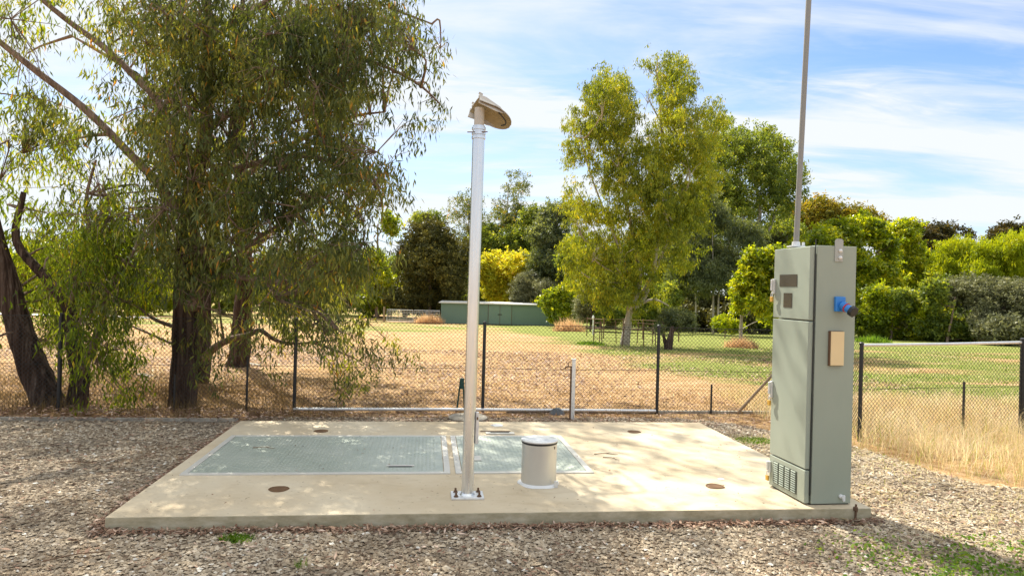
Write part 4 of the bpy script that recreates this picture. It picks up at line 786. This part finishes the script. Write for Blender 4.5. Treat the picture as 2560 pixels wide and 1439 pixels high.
for i, (X_, Y, s, mt, lab) in enumerate([(-52, 60, 5, L_MID, 'tree well outside the left edge of the photo'), (-62, 75, 6, L_YG, 'second tree outside the left edge of the photo'), (58, 55, 6, L_MID, 'tree well outside the right edge of the photo'), (66, 70, 7, L_EUCG, 'second tree outside the right edge of the photo')]):
    px = 1280+X_/Y*FPX; k = FPX/Y*s; far_tree('leafy_tree', lab, px, Y, [(px, 640, k*.6, k*.5), (px-k*.5, 690, k*.5, k*.4), (px+k*.5, 690, k*.5, k*.4)], mt, 8000, .4, .2, .8, .2)
# ------------------------------------------------------------------ grasses, stones, litter
def blades(P, h, w, lean_, mat, name, label=None, kind='stuff', tint=None, parent=None, cat=None):
    n = len(P); a = rng.random(n)*2*math.pi; d = np.stack([np.cos(a), np.sin(a), np.zeros(n)], 1); sd = np.stack([-np.sin(a+.6), np.cos(a+.6), np.zeros(n)], 1)
    h = h[:, None]; w = np.asarray(w)*np.ones((n, 1)); ln_ = (lean_*rng.random((n, 1)))*h
    m1 = P+[0, 0, 1]*h*.55+d*ln_*.35; tp_ = P+[0, 0, 1]*h*(1-.25*rng.random((n, 1)))+d*ln_
    V = np.stack([P-sd*w*.5, P+sd*w*.5, m1+sd*w*.35, tp_, m1-sd*w*.35], 1).reshape(-1, 3)
    T = rng.random(n)*.8 if tint is None else tint
    o = quads(V, name, mat, parent, np.clip(T, 0, 1), 5)
    tag(o, label, cat, kind=kind) if not parent else tag(o, kind='stuff')
    return o
def scatter(n, x0, x1, y0, y1): return rng.uniform(x0, x1, n), rng.uniform(y0, y1, n)
def in_slab(x, y, g=0.0):
    q = np.stack([x, y], 1)-S0; u, v = q @ SU, q @ SV; return (u > -g) & (u < SL+g) & (v > -g) & (v < SD+g)
def clump(x, y, sc, off=0): # smooth pseudo noise for patchiness
    return .5+.25*(np.sin(x*sc+off)*np.cos(y*sc*1.3+off*2)+np.sin(x*sc*2.3+1+off)*np.sin(y*sc*1.9+2))
ex_ = np.array([[p[0], p[1]] for p in edge])
def edgeY(x): return np.interp(x, [2.9, *ex_[:, 0], 9.5], [8.5, *ex_[:, 1], 5.4])
x, y = scatter(60000, 3.3, 12, 5.6, 11.5); d = y-edgeY(x)+.5*(pn(np.stack([x, y, x*0], 1), 1.3)-.5); k = (d > -.1) & (rng.random(len(x)) < np.clip(d*3+.35, 0, 1)*.62)
x, y, d = x[k], y[k], d[k]; h = (.08+.25*np.clip(d/.7, 0, 1))*(.6+.7*rng.random(len(x))); h *= np.where(y > 9, .6, 1)
h = h*(.7+.6*pn(np.stack([x, y, x*0], 1), 1.6)); T = rng.random(len(x))*.45+.4*pn(np.stack([x, y, x*0+3], 1), 1.1); T = np.where((rng.random(len(x)) < .5-.4*np.clip(d, 0, 1)), 1, T)
blades(np.stack([x, y, ter(x, y)], 1), h, .0038, 1.25, DRY, 'long_grass', 'tall pale dry grass in front of the right mesh panel', tint=T, cat='grass')
x, y = scatter(75000, -11, 5, 8.0, 12.5); k = (y > fl(x)-.55-.25*(x < -3)) & (y > .108*x+8.42) & (rng.random(len(x)) < np.clip(clump(x, y, 1.7)*1.1*np.where(x < -2.4, 1.0, .28)*np.clip(1.6-(y-8.5)*.42, .1, 1), 0, 1))
x, y = x[k], y[k]; h = (.05+.13*rng.random(len(x)))*np.where(x < -2.6, 1.5, .8)
blades(np.stack([x, y, ter(x, y)], 1), h, .004, .9, DRYD, 'dry_grass', 'scruffy dull dry grass under the gums along the fence', cat='grass')
x, y = scatter(60000, -14, 22, 11, 30); k = rng.random(len(x)) < clump(x, y, .5, 1)*1.1; x, y = x[k], y[k]
blades(np.stack([x, y, ter(x, y)], 1), .025+.05*rng.random(len(x)), .012, 1.2, DRY, 'stubble', 'short dry stubble across the paddock', cat='grass')
x, y = scatter(30000, 2.5, 20, 10, 30); k = (x > 4.8-y*.085) & (rng.random(len(x)) < clump(x, y, .8, 3)*.9); x, y = x[k], y[k]
blades(np.stack([x, y, ter(x, y)], 1), .03+.05*rng.random(len(x)), .012, 1.0, GRN, 'green_grass', 'short green grass in the right of the paddock', cat='grass')
# green tufts and weeds
def tuft(px, py, rx, ry, n, h, name, label, mat=GRN, w=.006):
    c0 = at(px, py); a = rng.random(n)*2*math.pi; r = np.sqrt(rng.random(n)); X_ = c0[0]+rx*r*np.cos(a); Y_ = c0[1]+ry*r*np.sin(a)
    t_ = empty(name, (c0[0], c0[1], 0), 0, label, 'grass tuft'); P = np.stack([X_-c0[0], Y_-c0[1], np.zeros(n)], 1)
    blades(P, h*(.5+rng.random(n)), w, 1.1, mat, 'blades', parent=t_)
tuft(592, 1352, .11, .07, 420, .035, 'grass_tuft', 'bright green grass tuft on gravel before the slab front')
tuft(755, 1420, .04, .04, 40, .05, 'grass_tuft', 'tiny wispy tuft near the bottom edge of the photo', GRN, .004)
tuft(1890, 1105, .22, .16, 700, .04, 'grass_tuft', 'green grass patch between slab and cabinet foot')
x, y = scatter(22000, 1.9, 4.6, 3.2, 4.75); k = rng.random(len(x)) < np.clip(clump(x, y, 4.2, 2)*1.7-.3, 0, 1)*np.clip((x-1.9)*.9, 0, 1)*np.clip((4.75-y)*2, 0, 1); x, y = x[k], y[k]; n = len(x)
P = np.stack([x, y, .01+.05*rng.random(n)], 1); ax = rng.normal(size=(n, 3))*[1, 1, .5]+[0, 0, .25]
tag(quads(leaf_quads(P, ax, .028*(.5+rng.random(n)), .014*(.6+rng.random(n))), 'weeds', GRN, None, rng.random(n)), 'low leafy green weeds creeping over gravel at bottom right', 'weeds', kind='stuff')
x, y = scatter(30000, 2.5, 8, 4.3, 8); k = (y < edgeY(x)+.2) & ~in_slab(x, y, .02) & (rng.random(len(x)) < np.clip(clump(x, y, 2.6, 4)*2-.75, 0, 1)*np.clip(1-(edgeY(x)-y)*.3, .25, 1)); x, y = x[k], y[k]
blades(np.stack([x, y, np.full(len(x), .005)], 1), .02+.035*rng.random(len(x)), .005, 1.3, DRY, 'thin_grass', 'thin yellowing grass growing through gravel on the right', cat='grass', tint=np.where(rng.random(len(x)) < .35, 1, rng.random(len(x))*.8))
p = at(1485, 880)
def far_patch(px, Y, rx, ry, n, h, w, mat, name, label, cat):
    g = gpt(px, Y); t_ = empty(name, g, 0, label, cat); a = rng.random(n)*2*math.pi; r = np.sqrt(rng.random(n)); P = np.stack([rx*r*np.cos(a), ry*r*np.sin(a), np.zeros(n)], 1)
    P = P*(.75+.5*rng.random((n, 1))); n2 = int(n*.6); P = P[:n2]; r2 = r[:n2]; blades(P, h*(.35+.85*rng.random(n2)**1.3)*(1.1-.5*r2**2), w, .9, mat, 'blades', parent=t_)
far_patch(1482, 28.5, .55, .5, 900, .16, .03, GRN, 'grass_tuft', 'vivid green tuft in the paddock beyond the tap', 'grass tuft')
far_patch(1425, 47, 1.0, .7, 1500, 1.0, .03, REED, 'reed_clump', 'pinkish dry grass clump right of the shed', 'dry grass clump')
far_patch(1076, 60, 1.1, .6, 1500, .95, .035, REED, 'reed_clump', 'dry grass clump in front of the farm gate', 'dry grass clump')
far_patch(2522, 43, 1.6, .7, 1500, 1.3, .03, REED, 'reed_clump', 'tall dry reeds beyond the mesh panel at right edge', 'dry grass clump')
far_patch(1856, 29, .65, .5, 1500, .55, .02, REED, 'reed_clump', 'dry grass skirt around the young tree foot', 'dry grass clump')
far_patch(2185, 41, .9, .6, 900, .5, .03, GRN, 'grass_tuft', 'rough green grass right behind the cabinet in the paddock', 'grass tuft')
# stones
def stones(n, x0, x1, y0, y1, size):
    x, y = scatter(n, x0, x1, y0, y1); k = in_poly(x, y, gp) & ~in_slab(x, y, .004) & (np.abs(x) < (y+.5)*.80+.3) & (rng.random(len(x)) < .45+.7*pn(np.stack([x, y, x*0], 1), .9)); return x[k], y[k], size*(.42+1.35*rng.random(k.sum())**2.4)
S = [stones(120000, -5, 5, 2.9, 5.2, .0105), stones(100000, -6.5, 7, 5.2, 8.9, .0115)]
x, y, s = [np.concatenate(q) for q in zip(*S)]; n = len(x)
oct_ = np.array([(1, 0, 0), (0, 1, 0), (-1, 0, 0), (0, -1, 0), (0, 0, 1), (0, 0, -1)], float)
V = oct_[None]*(np.stack([s*(1+.5*rng.random(n)), s*(.7+.4*rng.random(n)), s*(.35+.45*rng.random(n))], 1))[:, None]
V = V+rng.normal(size=V.shape)*(s*.16)[:, None, None]; a = rng.random(n)*2*math.pi; ca, sa = np.cos(a)[:, None], np.sin(a)[:, None]
V = np.stack([V[..., 0]*ca-V[..., 1]*sa, V[..., 0]*sa+V[..., 1]*ca, V[..., 2]], -1)+np.stack([x, y, .006+s*.2+.004*rng.random(n)], 1)[:, None]
F = np.array([(0, 1, 4), (1, 2, 4), (2, 3, 4), (3, 0, 4)]); Vt = V[:, F].reshape(-1, 3)
Tn = np.clip(rng.normal(.50, .21, n)+.25*(pn(np.stack([x, y, x*0], 1), .8)-.5), 0, 1); Tn = np.where(rng.random(n) < .02, 1, Tn*.95)
tag(quads(Vt, 'gravel_stones', STONE, None, np.repeat(Tn, 4), 3), 'loose tan and grey gravel stones around the slab', 'gravel', kind='stuff')
# leaf litter
def litter(x, y, z, L, w):
    n = len(x); P = np.stack([x, y, z], 1); a = rng.random(n)*2*math.pi; ax = np.stack([np.cos(a), np.sin(a), rng.normal(size=n)*.22], 1)
    sd = np.stack([-np.sin(a), np.cos(a), rng.normal(size=n)*.35], 1); return leaf_quads(P, ax, L*(.5+.8*rng.random(n)), w*(.6+.8*rng.random(n)), sd)
LV = []
x, y = scatter(46000, -13, 8, 8.5, 22); k = (y > .11*x+8.45) & (rng.random(len(x)) < np.where(x < 1.5, 1, .45)*np.clip(1.5-(y-9)*.07, .25, 1)); x, y = x[k], y[k]
LV.append(litter(x, y, ter(x, y)+.012, .075*np.sqrt(y/9), .022*np.sqrt(y/9)))
x, y = scatter(9000, -6, 4, 2.9, 8.4); k = in_poly(x, y, gp) & ~in_slab(x, y, .01) & (rng.random(len(x)) < clump(x, y, 1.5)*.95); LV.append(litter(x[k], y[k], np.full(k.sum(), .022), .06, .014))
for (s0, s1, v, sp, nn) in ((-.05, SL+.05, -.03, .045, 2600),):
    u = rng.uniform(s0, s1, nn); vv = v-np.abs(rng.normal(size=nn))*sp; q = S0+u[:, None]*SU+vv[:, None]*SV; LV.append(litter(q[:, 0], q[:, 1], .012+.02*rng.random(nn), .05, .014))
vv = rng.uniform(0, SD, 2600); u = -.02-np.abs(rng.normal(size=2600))*.045; q = S0+u[:, None]*SU+vv[:, None]*SV; LV.append(litter(q[:, 0], q[:, 1], .012+.03*rng.random(2600), .05, .014))
x, y = scatter(2600, -3.2, 3.5, 8.2, 9.1); k = (y > .12*x+8.1) & (y < fl(x)); LV.append(litter(x[k], y[k], np.full(k.sum(), .02), .06, .016))
x, y = scatter(5000, -7.5, -2.6, 7.3, 8.6); k = (y > .108*x+8.27) & (y < fl(x)+.1); LV.append(litter(x[k], y[k], .035+.03*rng.random(k.sum()), .065, .018))
x, y = scatter(9000, 2.4, 7, 4.2, 8); k = in_poly(x, y, gp) & ~in_slab(x, y, .02); x, y = x[k], y[k]; SW = litter(x, y, np.full(len(x), .022), .07, .008)
tag(quads(SW, 'straw_litter', DRY, None, rng.random(len(SW)//4)*.9), 'flattened straw strewn over the gravel on the right', 'straw', kind='stuff')
u = rng.uniform(.05, SL-.1, 230); vv = SD*rng.random(230); q = S0+u[:, None]*SU+vv[:, None]*SV; LV.append(litter(q[:, 0], q[:, 1], np.full(230, ST+.017), .026, .009))
V = np.concatenate(LV); n = len(V)//4; T = np.clip(rng.normal(.55, .27, n), 0, 1)
tag(quads(V, 'leaf_litter', LIT, None, T), 'fallen brown and pinkish gum leaves on the ground', 'leaf litter', kind='stuff')
for i, (px, py, L, a, z, lab) in enumerate([(185, 1156, .22, .1, .02, 'short dark twig on the gravel at left'), (195, 1390, .34, .6, .02, 'bent dark twig on gravel near the bottom left corner'), (1515, 1136, .22, .05, ST, 'pale thin twig on the slab right of the short hatch'), (1528, 1147, .16, -.5, ST, 'thicker short twig beside the pale one on the slab'), (1560, 1008, .3, .1, .02, 'twig caught near the fence right of the tap'), (660, 1120, .2, .08, ST+.012, 'thin twig lying on the long hatch lid')]):
    c0 = at(px, py, z); d = np.array([math.cos(a), math.sin(a), 0]); nn = np.array([-d[1], d[0], 0]); m = MB()
    m.tube([-d*L/2+[0, 0, .006], nn*.02+[0, 0, .01], d*L*.3-nn*.01+[0, 0, .008], d*L/2+[0, 0, .005]], [.004, .0035, .003, .0015], 6, sub=3); m.tube([nn*.02+[0, 0, .01], nn*.05+d*.05+[0, 0, .012]], [.0025, .001], 5)
    o = m.build('fallen_twig', RUST); o.location = c0; tag(o, lab, 'twig')
for px, py, w, lab in ((632, 905, .38, 'pale flat board lying at the foot of the furthest trunk'), (368, 943, .22, 'small pale flat board on the litter left of the large trunk')):
    c0 = at(px, py); Y = c0[1]; Y = Y*(1+.03*max(0, Y-10)/1.6*.6); g = gpt(px, Y); m = MB(); m.box((0, 0, .03), (w, .15, .03), np.array(Matrix.Rotation(.12, 3, 'Y')), .004); o = m.build('board', CONC2); o.location = g; tag(o, lab, 'board')
